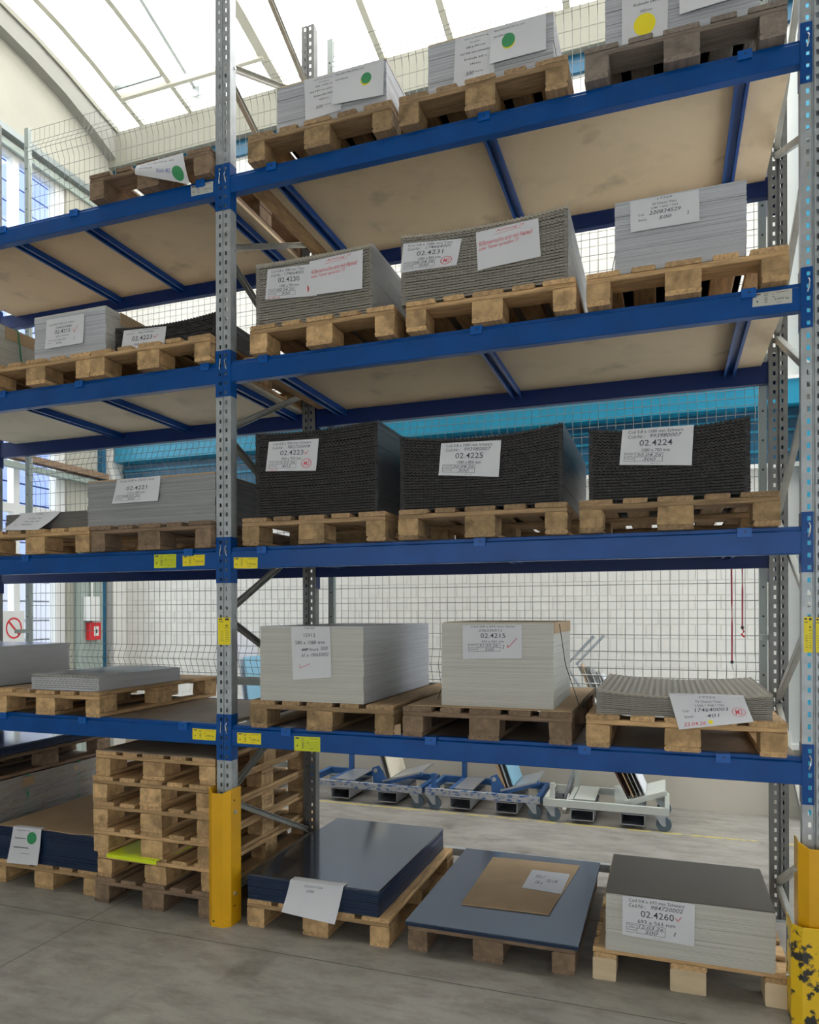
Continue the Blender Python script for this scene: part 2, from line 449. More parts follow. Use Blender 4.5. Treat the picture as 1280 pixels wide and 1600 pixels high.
# window_1: frame, mullions, panes
win = struct(box_obj('window_1', 'white_paint', XL - 0.12, XL - 0.03, 2.50, 2.62, 0, 6.12))
for nme, y0, y1, z0, z1 in (('window_frame', 0.2, 2.5, 5.98, 6.12), ('window_frame', 0.2, 2.5, 0, 0.12), ('mullion', 1.98, 2.05, 0.12, 5.98),
                            ('mullion', 0.9, 0.97, 0.12, 5.98), ('window_frame', 0.2, 0.3, 0.12, 5.98)):
    box_obj(nme, 'white_paint', XL - 0.12, XL - 0.04, y0, y1, z0, z1, win)
for y0, y1 in ((0.3, 0.9), (0.97, 1.98), (2.05, 2.5)):
    box_obj('transom', 'white_paint', XL - 0.12, XL - 0.04, y0, y1, 2.62, 2.70, win)
    for z0, z1 in ((0.12, 2.62), (2.70, 5.98)):
        box_obj('pane', 'wglass', XL - 0.085, XL - 0.078, y0, y1, z0, z1, win)
struct(box_obj('trim_17', 'rod', XL, XL + 0.07, 0.2, YB, 6.10, 6.16))
struct(box_obj('trim_18', 'green_grey', XL, XL + 0.03, 0.2, YB, 6.0, 6.06))
struct(box_obj('trim_19', 'rail', XL, XL + 0.10, 0.3, 3.12, 3.10, 3.16))
struct(box_obj('trim_20', 'green_grey', XL, XL + 0.08, 0.3, 3.12, 3.02, 3.07))
# neighbouring building outside, seen through the glazing
sb = thing('shed', 'periwinkle blue clad building outside the tall left window', 'building', (-5.9, 4.5, 0))
k = 0
for i in range(34):
    z0 = i * 0.26
    bb = MB(); bb.box(-0.05, 0.05, -4.4, 4.5, z0 + 0.012, z0 + 0.25)
    bb.build('siding_board', 'siding_white' if i < 9 else 'siding', sb)
bb = MB(); bb.box(-0.3, -0.05, -4.4, 4.5, 0, 8.84); bb.build('shed_wall', 'siding_white', sb)

# roof: glazed curved skylight over the rack, solid ceiling over the aisle
prof = [(3.34, 6.94), (2.92, 7.02), (2.5, 7.11), (2.1, 7.17), (1.7, 7.2), (1.0, 7.25), (0.2, 7.27), (-0.8, 7.27)]
def strip(name, mt, x0, x1, th, parent=None, p=prof, dz=0):
    b_ = MB()
    n = len(p)
    vs = []
    for (y, z) in p:
        vs += [(x0, y, z + dz), (x1, y, z + dz), (x1, y, z + dz + th), (x0, y, z + dz + th)]
    fs = []
    for i in range(n - 1):
        a, c_ = i * 4, i * 4 + 4
        fs += [(a, a + 1, c_ + 1, c_), (a + 1, a + 2, c_ + 2, c_ + 1), (a + 2, a + 3, c_ + 3, c_ + 2), (a + 3, a, c_, c_ + 3)]
    fs += [(3, 2, 1, 0), (n * 4 - 4, n * 4 - 3, n * 4 - 2, n * 4 - 1)]
    b_.add(vs, fs)
    return b_.build(name, mt, parent)
sky = struct(strip('window_2', 'rib', -3.17, -3.115, 0.06))
ribs = [(-1.50, 0.10), (-0.385, 0.06), (0.29, 0.06), (1.345, 0.06), (2.4, 0.06), (3.4, 0.08), (4.6, 0.06)]
for x, w_ in ribs:
    strip('rib', 'rib', x, x + w_, 0.07, sky)
strip('rib', 'rib', -2.55, -2.50, 0.05, sky)
b = MB(); b.box(-3.12, -1.45, 2.90, 2.945, 7.0, 7.06); b.build('cross_rib', 'rib', sky)
b = MB(); b.box(-3.12, -2.55, 2.80, 2.82, 7.03, 7.07); b.build('casement_bar', 'rod', sky)
xs = [-3.44, -3.115, -2.50, -1.40, -0.325, 0.35, 1.405, 2.46, 3.48, 4.66, 5.6]
for i in range(len(xs) - 1):
    strip('pane', 'glass', xs[i], xs[i + 1] - 0.05, 0.008, sky, dz=0.03)
# soffit over the gable and its beige edge
struct(strip('trim_21', 'soffit', XL, -3.47, 0.10, p=[(3.34, 6.60), (2.92, 6.76), (2.5, 6.88), (2.1, 6.95), (1.7, 6.99), (1.0, 7.02), (0.2, 7.05), (-0.8, 7.05)]))
struct(strip('trim_22', 'fascia', -3.47, -3.44, 0.05, p=[(y, z - 0.03) for y, z in prof]))
b = MB()
pp = [(3.34, 6.60), (2.92, 6.76), (2.5, 6.88), (2.1, 6.95), (1.7, 6.99), (1.0, 7.02), (0.2, 7.05), (-0.8, 7.05)]
for i in range(len(pp) - 1):
    (ya, za), (yb, zb) = pp[i], pp[i + 1]; (_, zc), (_, zd) = prof[i], prof[i + 1]
    b.add([(-3.472, ya, za), (-3.472, yb, zb), (-3.472, yb, zd), (-3.472, ya, zc), (-3.462, ya, za), (-3.462, yb, zb), (-3.462, yb, zd), (-3.462, ya, zc)],
          [(0, 1, 2, 3), (7, 6, 5, 4), (0, 4, 5, 1), (3, 2, 6, 7)])
struct(b.build('trim_23', 'soffit', None))
struct(box_obj('ceiling', 'ceiling', XL - .2, XR, YF, -0.8, 7.2, 7.4))
struct(box_obj('ceiling.001', 'ceiling', 5.6, XR, -0.8, YB + .3, 7.2, 7.4))
wf = struct(box_obj('wall_front', 'wall', XL - .2, XR, YF - .2, YF, 2.9, 7.3))
struct(box_obj('wall_front.001', 'wall', XL - .2, XR, YF - .2, YF, 0, 0.15))
w3 = struct(box_obj('unseen_front_window', 'white_paint', XL - .2, XR, YF - .12, YF - .05, 2.8, 2.9))  # unseen window row, added to light the stack fronts and shelf undersides
for i in range(5):
    xa = XL - .15 + i * 2.1
    box_obj('mullion', 'white_paint', xa, xa + .08, YF - .12, YF - .05, .15, 2.8, w3)
    box_obj('pane', 'fglass', xa + .08, xa + 2.02, YF - .09, YF - .083, .15, 2.8, w3)
struct(box_obj('wall_right', 'wall', XR, XR + .2, YF, 0.2, 0, 7.3))
struct(box_obj('wall_right.001', 'wall', XR, XR + .2, 0.2, YB + .3, 5.0, 7.3))
w4 = struct(box_obj('added_side_window', 'white_paint', XR + .05, XR + .12, 0.2, YB, 4.9, 5.0))  # unseen window, added to brighten the floor behind the rack
for y_ in (0.2, 1.7, 3.26): box_obj('mullion', 'white_paint', XR + .05, XR + .12, y_, y_ + .08, 0, 4.9, w4)
for y_ in (0.28, 1.78): box_obj('pane', 'wglass', XR + .08, XR + .087, y_, y_ + 1.42 if y_ < 1 else 3.26, 0, 4.9, w4)
# window opener strut hanging under the skylight
o = thing('window_opener', 'grey steel opener strut hanging under the glazed roof left of the rack post', 'window opener', (-2.471, 3.3, 6.95))
b = MB(); b.bar((0, 0, 0.25), (0, -1.6, 0.75), 0.035, 0.03); b.build('strut', 'rod', o)
b = MB(); b.box(-0.03, 0.06, -0.03, 0.02, 0.16, 0.26); b.build('bracket', 'rod', o)

# ------------------------------------------------------------------ rack frames
Z = [1.057, 2.007, 3.007, 4.007]
PW, PD, PH = 0.09, 0.07, 5.56
def holed_strip(b, xa, xb, y, z0, z1, hx0, hx1, pitch, hh, zs, ysgn=1, taper=0.0015):
    # vertical strip with a column of holes between hx0..hx1
    def q(x0, x1, za, zb):
        b.add([(x0, y, za), (x1, y, za), (x1, y, zb), (x0, y, zb)], [(0, 1, 2, 3) if ysgn > 0 else (3, 2, 1, 0)])
    q(xa, hx0, z0, z1); q(hx1, xb, z0, z1)
    z = z0; c = zs
    while c + hh / 2 < z1:
        if c - hh / 2 > z0:
            q(hx0, hx1, z, c - hh / 2); z = c + hh / 2
        c += pitch
    q(hx0, hx1, z, z1)

def post_mesh(front=True):
    b = MB()
    s = 1 if front else -1
    holed_strip(b, -.045, -.006, 0, 0, PH, -.0245, -.0125, .05, .021, .035)
    holed_strip(b, .006, .045, 0, 0, PH, .0125, .0245, .05, .021, .035)
    g = 0.006
    def q(a, c_):
        b.add([(a[0], a[1], 0), (c_[0], c_[1], 0), (c_[0], c_[1], PH), (a[0], a[1], PH)], [(0, 1, 2, 3)])
    q((-.006, 0), (-.002, g)); q((-.002, g), (.002, g)); q((.002, g), (.006, 0))
    for sx in (-1, 1):
        q((sx * .045, 0), (sx * .045, .045)); q((sx * .045, .045), (sx * .038, .055)); q((sx * .038, .055), (sx * .038, .07))
        q((sx * .038, .07), (sx * .024, .07))
    if not front:
        b.v = [(x, -y, z) for (x, y, z) in b.v]
    return b
pf, pr = post_mesh(True), post_mesh(False)
foot = MB(); foot.box(-0.06, 0.06, -0.02, 0.09, 0.0, 0.006); foot.tube([(0.048, 0.05, 0.006), (0.048, 0.05, 0.03)], 0.008, 8)
foot.tube([(-0.048, 0.05, 0.006), (-0.048, 0.05, 0.03)], 0.008, 8)
def brace_mb(y0, z0, y1, z1):
    # small C section running from front post to rear post
    b = MB()
    p0, p1 = Vector((0, y0, z0)), Vector((0, y1, z1))
    d = (p1 - p0).normalized(); n = Vector((0, -d.z, d.y))
    b.bar(p0 + Vector((-.014, 0, 0)), p1 + Vector((-.014, 0, 0)), 0.003, 0.030, up=n)
    b.bar(p0 + n * .0145, p1 + n * .0145, 0.024, 0.003, up=n)
    b.bar(p0 - n * .0145, p1 - n * .0145, 0.024, 0.003, up=n)
    return b
cap_me = {}
def frame(xc, label, extra=None):
    f = thing('rack_frame', label, 'rack frame', (xc, 0, 0), group=None)
    for k, (mb, y) in enumerate(((pf, 0.0), (pf, 1.03))):
        if k in cap_me:
            p = link('post', cap_me[k], f, (0, y, 0))
        else:
            p = mb.build('post', 'galv' if k == 0 else 'galv_dark', f, (0, y, 0)); cap_me[k] = p.data  # rear post steel is darkened to stand for backlight
        md = p.modifiers.new('steel_gauge', 'SOLIDIFY'); md.thickness = 0.002; md.offset = 0
        ft = foot.build('base_plate', 'galv', p, (0, 0, 0))
    z = 0.10
    up = False
    b = brace_mb(0.04, 0.15, 1.06, 0.18); b.build('brace', 'brace', f)
    nodes = [0.66 + i * 0.985 for i in range(6)]
    for z0 in nodes:
        if z0 + 0.49 < PH:
            brace_mb(0.04, z0 + .02, 1.06, z0 + 0.50).build('brace', 'brace', f)
        if z0 - 0.47 > 0:
            brace_mb(0.04, z0 - .02, 1.06, z0 - 0.46).build('brace', 'brace', f)
    for z0 in nodes[:5]:
        bb = MB(); bb.tube([(0.040, 0.045, z0), (0.052, 0.045, z0)], 0.009, 6); bb.build('bolt', 'bolt', f)
    return f
fr_mid = frame(-0.045, 'perforated galvanised upright frame in the middle, its foot in a clean yellow guard')
fr_right = frame(2.745, 'perforated galvanised upright frame at the right edge of the photo')
fr_left = frame(-2.835, 'perforated galvanised upright frame at the far left end of the rack')

# yellow post guards
def guard(xc, label, mt, h, grow=0.0, zb=0.0, cut=True):
    g = thing('post_guard', label, 'post guard', (xc, 0, 0))
    w1, w2, y0, y1 = 0.032 + grow, 0.068 + grow, -0.075 - grow, -0.045 - grow
    t = 0.005
    outer = [(-w2, 0.055), (-w2, y1), (-w1, y0), (w1, y0), (w2, y1), (w2, 0.055)]
    inner = [(w2 - t, 0.055), (w2 - t, y1 + t * .4), (w1 - t * .4, y0 + t), (-w1 + t * .4, y0 + t), (-w2 + t, y1 + t * .4), (-w2 + t, 0.055)]
    poly = outer + inner
    b = MB(); n = 6
    for i in range(n - 1):
        a, c_ = outer[i], outer[i + 1]; d, e = inner[n - 1 - i], inner[n - 2 - i]
        za = lambda p: zb + h + (0.018 if abs(p[0]) > w1 + .01 and cut else 0)
        vs = [(a[0], a[1], zb), (c_[0], c_[1], zb), (e[0], e[1], zb), (d[0], d[1], zb),
              (a[0], a[1], za(a)), (c_[0], c_[1], za(c_)), (e[0], e[1], za(e)), (d[0], d[1], za(d))]
        b.add(vs, [(0, 3, 2, 1), (4, 5, 6, 7), (0, 1, 5, 4), (1, 2, 6, 5), (2, 3, 7, 6), (3, 0, 4, 7)])
    b.build('guard_shell', mt, g)
    for (x, y, z) in ((w2, -0.01, 0.60), (w2, -0.01, 0.165), (-w2, -0.01, 0.60), (-w2, -0.01, 0.165)):
        if z < h:
            bb = MB(); sx = 1 if x > 0 else -1
            bb.tube([(x, y, z), (x + sx * .009, y, z)], 0.011, 8); bb.build('bolt', 'bolt', g)
    for (x, z) in ((w2, 0.66), (w2, 0.10)):
        if z < h:
            bb = MB(); bb.tube([(x - .001, -0.012, z), (x + .0012, -0.012, z)], 0.006, 8); bb.build('bolt_hole', 'black_pl', g)
    bb = MB(); bb.tube([(-0.02, y0 - .0012, 0.03), (-0.02, y0 + .001, 0.03)], 0.006, 8); bb.build('bolt_hole', 'black_pl', g)
    return g
guard(-0.045, 'clean yellow steel guard around the foot of the middle rack post', 'yellow', 0.705)
guard(2.745, 'tall yellow steel guard around the foot of the right rack post', 'yellow', 0.705)
guard(2.745, 'short scuffed yellow outer guard with black scrapes at the right post foot', 'yellow_worn', 0.40, grow=0.03, zb=0.0, cut=False)

# ------------------------------------------------------------------ writing on flat surfaces
_txt = {}
def text_mesh(s, shear=0.0):
    key = (s, shear)
    if key in _txt: return _txt[key]
    cu = bpy.data.curves.new('lettering', 'FONT')
    cu.body = s; cu.shear = shear; cu.resolution_u = 2; cu.offset = 0.002
    ob = bpy.data.objects.new('lettering', cu)
    me = bpy.data.meshes.new_from_object(ob)
    vs = [v.co.copy() for v in me.vertices]; fs = [tuple(p.vertices) for p in me.polygons]
    bpy.data.objects.remove(ob); bpy.data.curves.remove(cu); bpy.data.meshes.remove(me)
    x0 = min(v.x for v in vs); x1 = max(v.x for v in vs); y0 = min(v.y for v in vs); y1 = max(v.y for v in vs)
    vs = [((v.x - x0) / (x1 - x0), (v.y - y0) / (y1 - y0)) for v in vs]
    _txt[key] = (vs, fs)
    return _txt[key]

class Surf:
    """quad in the x-z plane (corners TL TR BR BL) facing -y, with an optional bulge"""
    def __init__(s, c, y, bulge=0.0, lift=0.0, wob=0.0):
        s.c, s.y, s.b, s.l = c, y, bulge, lift
        s.wb = wob
    def at(s, u, v, off=0.0):
        tl, tr, br, bl = s.c
        x = (tl[0] * (1 - u) + tr[0] * u) * (1 - v) + (bl[0] * (1 - u) + br[0] * u) * v
        z = (tl[1] * (1 - u) + tr[1] * u) * (1 - v) + (bl[1] * (1 - u) + br[1] * u) * v
        y = s.y - s.b * sin(pi * min(1, v * 0.8)) - s.l * v * v - s.wb * sin(u * 5) * v
        return (x, y - off, z)
class FlatSurf:
    """quad lying flat: corners given as x,y at height z; v runs towards the viewer"""
    def __init__(s, c, z): s.c, s.z = c, z
    def at(s, u, v, off=0.0):
        tl, tr, br, bl = s.c
        x = (tl[0] * (1 - u) + tr[0] * u) * (1 - v) + (bl[0] * (1 - u) + br[0] * u) * v
        y = (tl[1] * (1 - u) + tr[1] * u) * (1 - v) + (bl[1] * (1 - u) + br[1] * u) * v
        return (x, y, s.z + off)

def put_text(b, S, s, u0, u1, v0, v1, shear=0.0, slope=0.0, off=0.0009):
    vs, fs = text_mesh(s, shear)
    b.add([S.at(u0 + (u1 - u0) * p[0], v1 - (v1 - v0) * p[1] - slope * p[0], off) for p in vs], fs)
def put_rect(b, S, u0, u1, v0, v1, off=0.0008):
    b.add([S.at(u0, v1, off), S.at(u1, v1, off), S.at(u1, v0, off), S.at(u0, v0, off)], [(0, 1, 2, 3)])
def put_line(b, S, p, q, t=0.008, off=0.0009):
    du, dv = q[0] - p[0], q[1] - p[1]; L_ = math.hypot(du, dv); nx, ny = -dv / L_ * t, du / L_ * t
    b.add([S.at(p[0] + nx, p[1] + ny, off), S.at(q[0] + nx, q[1] + ny, off), S.at(q[0] - nx, q[1] - ny, off), S.at(p[0] - nx, p[1] - ny, off)], [(0, 1, 2, 3)])
def put_disc(b, S, u, v, ru, rv, off=0.0006, n=28, rings=5):
    vs = [S.at(u, v, off)]
    for j in range(1, rings + 1):
        f = j / rings
        vs += [S.at(u + f * ru * cos(2 * pi * k / n), v + f * rv * sin(2 * pi * k / n), off) for k in range(n)]
    fs = [(0, 1 + (k + 1) % n, 1 + k) for k in range(n)]
    for j in range(rings - 1):
        o1, o2 = 1 + j * n, 1 + (j + 1) * n
        fs += [(o1 + k, o1 + (k + 1) % n, o2 + (k + 1) % n, o2 + k) for k in range(n)]
    b.add(vs, fs)
def put_ring(b, S, u, v, ru, rv, t=0.12, n=28, off=0.0009):
    vs = []
    for k in range(n):
        a = 2 * pi * k / n
        vs += [S.at(u + ru * cos(a), v + rv * sin(a), off), S.at(u + ru * (1 - t) * cos(a), v + rv * (1 - t) * sin(a), off)]
    b.add(vs, [(2 * k, 2 * k + 1, (2 * k + 3) % (2 * n), (2 * k + 2) % (2 * n)) for k in range(n)])

def sheet_mesh(S, nu=16, nv=24, th=0.0004, fold=None):
    b = MB()
    for o_ in (0.0, -th):
        vs = [S.at(i / nu, j / nv, o_) for j in range(nv + 1) for i in range(nu + 1)]
        fs = []
        for j in range(nv):
            for i in range(nu):
                a = j * (nu + 1) + i
                q = (a, a + nu + 1, a + nu + 2, a + 1)
                fs.append(q if o_ == 0 else q[::-1])
        b.add(vs, fs)
    if fold:   # strip lying back over the top of the stack
        a, c_ = S.at(0, 0), S.at(1, 0)
        b.add([a, c_, (c_[0] + fold * .05, c_[1] + fold, c_[2] + .002), (a[0] + fold * .05, a[1] + fold, a[2] + .002)], [(0, 1, 2, 3)])
    return b

def paper(corners, y, label, texts, bulge=0.0, lift=0.0, fold=None, group=None, surf=None, mt='paper', cat='paper label'):
    """texts: list of (kind, colour, ...)"""
    S = surf or Surf(corners, y, bulge, lift, 0.0012)
    o = sheet_mesh(S, fold=fold).build('paper_label', mt)
    o.data.polygons.foreach_set('use_smooth', [True] * len(o.data.polygons))
    tag(o, label, cat, group)
    byc = {}
    for t in texts:
        kind, colr = t[0], t[1]
        key_ = colr if colr == 'ink' else (colr, len(byc))
        b = byc.setdefault(key_, MB())
        if kind == 't': put_text(b, S, *t[2:])
        elif kind == 'l': put_line(b, S, *t[2:])
        elif kind == 'r': put_rect(b, S, *t[2:])
        elif kind == 'o': put_ring(b, S, *t[2:])
        elif kind == 'd': put_disc(b, S, *t[2:])
    nm = {'ink': 'lettering', 'pen': 'handwriting', 'red_ink': 'red_handwriting', 'blue_ink': 'blue_handwriting',
          'green_dot': 'round_sticker', 'yellow_dot': 'round_sticker'}
    for c_, b in byc.items():
        if isinstance(c_, tuple): c_ = c_[0]
        p = b.build(nm.get(c_, 'lettering'), c_, o)
        if c_ == 'green_dot': p['label'] = 'green round sticker'
        if c_ == 'yellow_dot': p['label'] = 'yellow round sticker'
    return o

def coil_label(num, coil, nr, size, date, qty, extra=(), tick=False, m2=False, sz=(.30, .69)):
    T = [('t', 'ink', coil, .09, .86, .05, .145), ('t', 'ink', 'Coil-Nr.:', .09, .33, .175, .27), ('t', 'pen', nr, .40, .84, .165, .265, .25),
         ('t', 'ink', num, .26, .72, .32, .48), ('t', 'ink', size, sz[0], sz[1], .55, .64)]
    T += [('l', 'ink', (.06, .67), (.60, .67), .004), ('l', 'ink', (.06, .78), (.60, .78), .004), ('l', 'ink', (.06, .90), (.60, .90), .004),
          ('l', 'ink', (.06, .67), (.06, .90), .0025), ('l', 'ink', (.21, .67), (.21, .90), .0025), ('l', 'ink', (.60, .67), (.60, .90), .0025),
          ('t', 'ink', 'Produktion', .07, .20, .685, .72), ('t', 'ink', 'durch', .10, .17, .735, .77), ('t', 'ink', 'Stückzahl', .07, .20, .81, .85),
          ('t', 'pen', date, .23, .58, .685, .765, .25), ('t', 'pen', qty, .32, .50, .80, .885, .25), ('t', 'ink', 'Seite 1 von 1', .44, .56, .94, .965)]
    if tick:
        T += [('l', 'red_ink', (.74, .40), (.77, .47), .006), ('l', 'red_ink', (.77, .47), (.82, .36), .006)]
    if m2:
        T += [('o', 'red_ink', .80, .76, .10, .15), ('t', 'red_ink', 'M2', .745, .86, .69, .83, .2)]
    return T + list(extra)

# ------------------------------------------------------------------ shelf beams
H_B = [0.112, 0.114, 0.115, 0.104]
def beam_mb(L_, h, front=True):
    b = MB()
    # profile (y,z): step at the upper front edge
    poly = [(0.0, -h + .003), (0.003, -h), (0.047, -h), (0.05, -h + .003), (0.05, 0.0), (0.013, 0.0), (0.011, -0.002), (0.011, -0.015), (0.002, -0.019), (0.0, -0.022)]
    b.prism(poly[::-1], 0, 0, L_)
    return b
def connector_mb(side):
    # side=+1 : plate on the post to the left of the beam start (x<0)
    b = MB()
    z0, z1 = -0.19, 0.057
    holed_strip(b, -.043, 0.0, -0.004, z0, z1, -.0345, -.0205, .05, .018, z0 + .02)
    b.add([(0, -0.004, z0), (0, 0.06, z0), (0, 0.06, z1), (0, -0.004, z1)], [(0, 1, 2, 3)])
    if side < 0:
        b.v = [(-x, y, z) for x, y, z in b.v]
    return b
conn = {}
clip = MB(); clip.tube([(-.027, -.006, .012), (-.031, -.012, -.002), (-.027, -.012, -.03), (-.024, -.006, -.045)], 0.0028, 6)
def shelf_beam(x0, L_, lvl, front, label):
    y = 0.0 if front else 1.10
    t = thing('shelf_beam', label, 'shelf beam', (x0, y, Z[lvl]), rz=0)
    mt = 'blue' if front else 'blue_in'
    bm_ = beam_mb(L_, H_B[lvl])
    if not front:
        bm_.v = [(x, -yy, z) for x, yy, z in bm_.v]; bm_.f = [f[::-1] for f in bm_.f]
    bm_.build('beam_bar', mt, t)
    for side in (1, -1):
        key = (side, front)
        if key in conn:
            c_ = link('end_connector', conn[key], t, (0 if side > 0 else L_, 0, 0))
        else:
            mb = connector_mb(side)
            if not front: mb.v = [(x, -yy, z) for x, yy, z in mb.v]
            c_ = mb.build('end_connector', mt, t, (0 if side > 0 else L_, 0, 0)); conn[key] = c_.data
        md = c_.modifiers.new('plate_gauge', 'SOLIDIFY'); md.thickness = 0.003; md.offset = 0
        if front:
            cb = MB(); cb.v = [((x if side > 0 else -x), yy, z) for x, yy, z in clip.v]; cb.f = list(clip.f); cb.m = list(clip.m)
            cc = cb.build('safety_clip', 'bolt', c_)
            cc['label'] = 'small zinc safety clip'
    return t
names = ['lowest', 'second', 'third', 'top']
beams = {}
for l in range(4):
    beams[('R', l)] = shelf_beam(0, 2.7, l, True, 'blue front beam of the %s shelf in the right bay' % names[l])
    beams[('L', l)] = shelf_beam(-2.79, 2.7, l, True, 'blue front beam of the %s shelf in the left bay' % names[l])
    shelf_beam(0, 2.7, l, False, 'shade-darkened blue rear beam of the %s shelf in the right bay' % names[l])
    shelf_beam(-2.79, 2.7, l, False, 'shade-darkened blue rear beam of the %s shelf in the left bay' % names[l])

# load stickers on beams / posts
def sticker(corners, y, parent, mt, texts, name='load_sticker', label=None):
    S = Surf(corners, y)
    b = MB(); b.add([S.at(0, 1), S.at(1, 1), S.at(1, 0), S.at(0, 0), S.at(0, 1, -.0008), S.at(1, 1, -.0008), S.at(1, 0, -.0008), S.at(0, 0, -.0008)],
                    [(0, 1, 2, 3), (0, 4, 5, 1), (1, 5, 6, 2), (2, 6, 7, 3), (3, 7, 4, 0)])
    o = b.build(name, mt, parent)
    loc = parent.matrix_basis.translation
    o.location = (-loc[0], -loc[1], -loc[2])
    if label: o['label'] = label
    tb = MB()
    for t in texts:
        if t[0] == 't': put_text(tb, S, *t[1:], off=.0004) if len(t) < 8 else put_text(tb, S, *t[1:])
        elif t[0] == 'r': put_rect(tb, S, *t[1:], off=.0004)
    tb.build('lettering', 'ink', o)
    return o
def load_txt(kg, alt=False):
    T = [('r', .05, .20, .08, .17), ('r', .05, .15, .05, .06), ('r', .28, .40, .12, .15), ('r', .28, .38, .24, .27), ('r', .30, .38, .40, .43),
         ('r', .30, .38, .50, .54), ('r', .30, .38, .62, .66), ('r', .30, .38, .75, .79), ('r', .5, .54, .22, .25), ('r', .5, .56, .4, .44),
         ('r', .6, .92, .12, .15), ('r', .10, .14, .58, .70), ('r', .6, .75, .84, .86)]
    if alt:
        T += [('r', .28, .95, z, z + .012) for z in (.35, .47, .58, .69, .8)]
    else:
        T += [('t', kg + ' kg', .56, .92, .52, .72)]
    return T
sticker([(-0.249, 3.987), (-0.107, 3.987), (-0.107, 3.928), (-0.245, 3.931)], -0.0006, beams[('L', 3)], 'label_silver', load_txt('3.000'), label='silver load plate')
sticker([(2.523, 2.985), (2.668, 2.986), (2.668, 2.927), (2.52, 2.93)], -0.0006, beams[('R', 2)], 'label_silver', load_txt('3.000'), label='silver load plate')
sticker([(-0.495, 1.983), (-0.349, 1.982), (-0.351, 1.907), (-0.496, 1.907)], -0.0006, beams[('L', 1)], 'label_lime', load_txt('', True), label='lime yellow notice sticker')
sticker([(-0.307, 1.972), (-0.165, 1.974), (-0.166, 1.915), (-0.307, 1.913)], -0.0006, beams[('L', 1)], 'label_yellow', load_txt('2.400'), label='yellow load sticker')
sticker([(0.017, 1.953), (0.162, 1.949), (0.16, 1.892), (0.017, 1.895)], -0.0006, beams[('R', 1)], 'label_yellow', load_txt('2.400'), label='yellow load sticker')
sticker([(-0.246, 1.028), (-0.095, 1.027), (-0.1, 0.969), (-0.246, 0.968)], -0.0006, beams[('L', 0)], 'label_yellow', load_txt('2.400'), label='yellow load sticker')
sticker([(0.035, 1.02), (0.179, 1.022), (0.179, 0.963), (0.035, 0.963)], -0.0006, beams[('R', 0)], 'label_yellow', load_txt('2.400'), label='yellow load sticker')
sticker([(0.374, 1.019), (0.522, 1.021), (0.522, 0.946), (0.374, 0.945)], -0.0006, beams[('R', 0)], 'label_lime', load_txt('', True), label='lime yellow notice sticker')
PT = [('r', .08, .35, .04, .08), ('r', .6, .88, .03, .10), ('r', .08, .45, .14, .16), ('r', .62, .8, .27, .31), ('r', .55, .9, .37, .385)] + \
     [('r', .2, .45, .52 + i * .065, .53 + i * .065) for i in range(6)] + [('r', .6, .88, .47 + i * .065, .48 + i * .065) for i in range(7)]
sticker([(-0.082, 1.632), (-0.006, 1.632), (-0.004, 1.486), (-0.080, 1.486)], -0.002, fr_mid, 'label_yellow', PT, 'rack_sticker', 'yellow load chart sticker')
sticker([(2.707, 1.635), (2.739, 1.635), (2.739, 1.489), (2.707, 1.489)], -0.002, fr_right, 'label_yellow', PT, 'rack_sticker', 'yellow load chart sticker')
sticker([(2.750, 1.632), (2.782, 1.632), (2.782, 1.489), (2.750, 1.489)], -0.002, fr_right, 'label_yellow', PT, 'rack_sticker', 'yellow load chart sticker')

# ------------------------------------------------------------------ shelf decks: boards and cross bars with hooks
def deck(x0, x1, lvl, bars, panels, mt, label):
    t = thing('shelf_deck', label, 'shelf', ((x0 + x1) / 2, 0.55, Z[lvl] - 0.02))
    cx, cy, cz = (x0 + x1) / 2, 0.55, Z[lvl] - 0.02
    for a, c_ in panels:
        bb = MB(); bb.box(a - cx, c_ - cx, 0.051 - cy, 1.049 - cy, 0.0, 0.019)
        bb.build('shelf_panel', mt, t)
    for bx in bars:
        bb = MB()
        x = bx - cx
        bb.box(x - .022, x - .016, 0.05 - cy, 1.05 - cy, -0.042, -0.001)
        bb.box(x + .016, x + .022, 0.05 - cy, 1.05 - cy, -0.042, -0.001)
        bb.box(x - .016, x + .016, 0.05 - cy, 1.05 - cy, -0.012, -0.001)
        bb.box(x - .030, x - .022, 0.05 - cy, 1.05 - cy, -0.042, -0.038)
        bb.box(x + .022, x + .030, 0.05 - cy, 1.05 - cy, -0.042, -0.038)
        cb = bb.build('cross_bar', 'blue_bar', t)
        hk = MB()
        hk.box(x - .028, x + .028, -0.010 - cy, -0.0005 - cy, -0.018, 0.0206)
        hk.box(x - .028, x + .028, -0.010 - cy, 0.0502 - cy, 0.0201, 0.0206)
        hk.tube([(x + .002, -0.0112 - cy, 0.004), (x + .002, -0.0098 - cy, 0.004)], 0.004, 8, mi=1)
        hk.build('hook', ['blue_hook', 'black_pl'], cb)
    return t
deck(0, 2.7, 3, [.252, 1.382, 2.494], [(.135, 1.38), (1.383, 2.685)], 'board', 'tan chipboard deck of the top shelf in the right bay')
deck(-2.79, -.09, 3, [-1.6, -1.05, -.184], [(-2.6, -1.05), (-1.047, -.095)], 'board', 'tan chipboard deck of the top shelf in the left bay')
deck(0, 2.7, 2, [.2, 1.343, 2.506], [(.145, 1.342), (1.345, 2.665)], 'board', 'tan chipboard deck of the third shelf in the right bay')
deck(-2.79, -.09, 2, [-1.6, -1.012, -.158], [(-2.6, -1.012), (-1.009, -.095)], 'board_pale', 'pale chipboard deck of the third shelf in the left bay')
deck(0, 2.7, 1, [.189, 1.356, 2.487], [], 'board', 'bare blue cross bars of the second shelf in the right bay')
deck(-2.79, -.09, 1, [-1.42, -.264], [], 'board', 'bare blue cross bars of the second shelf in the left bay')
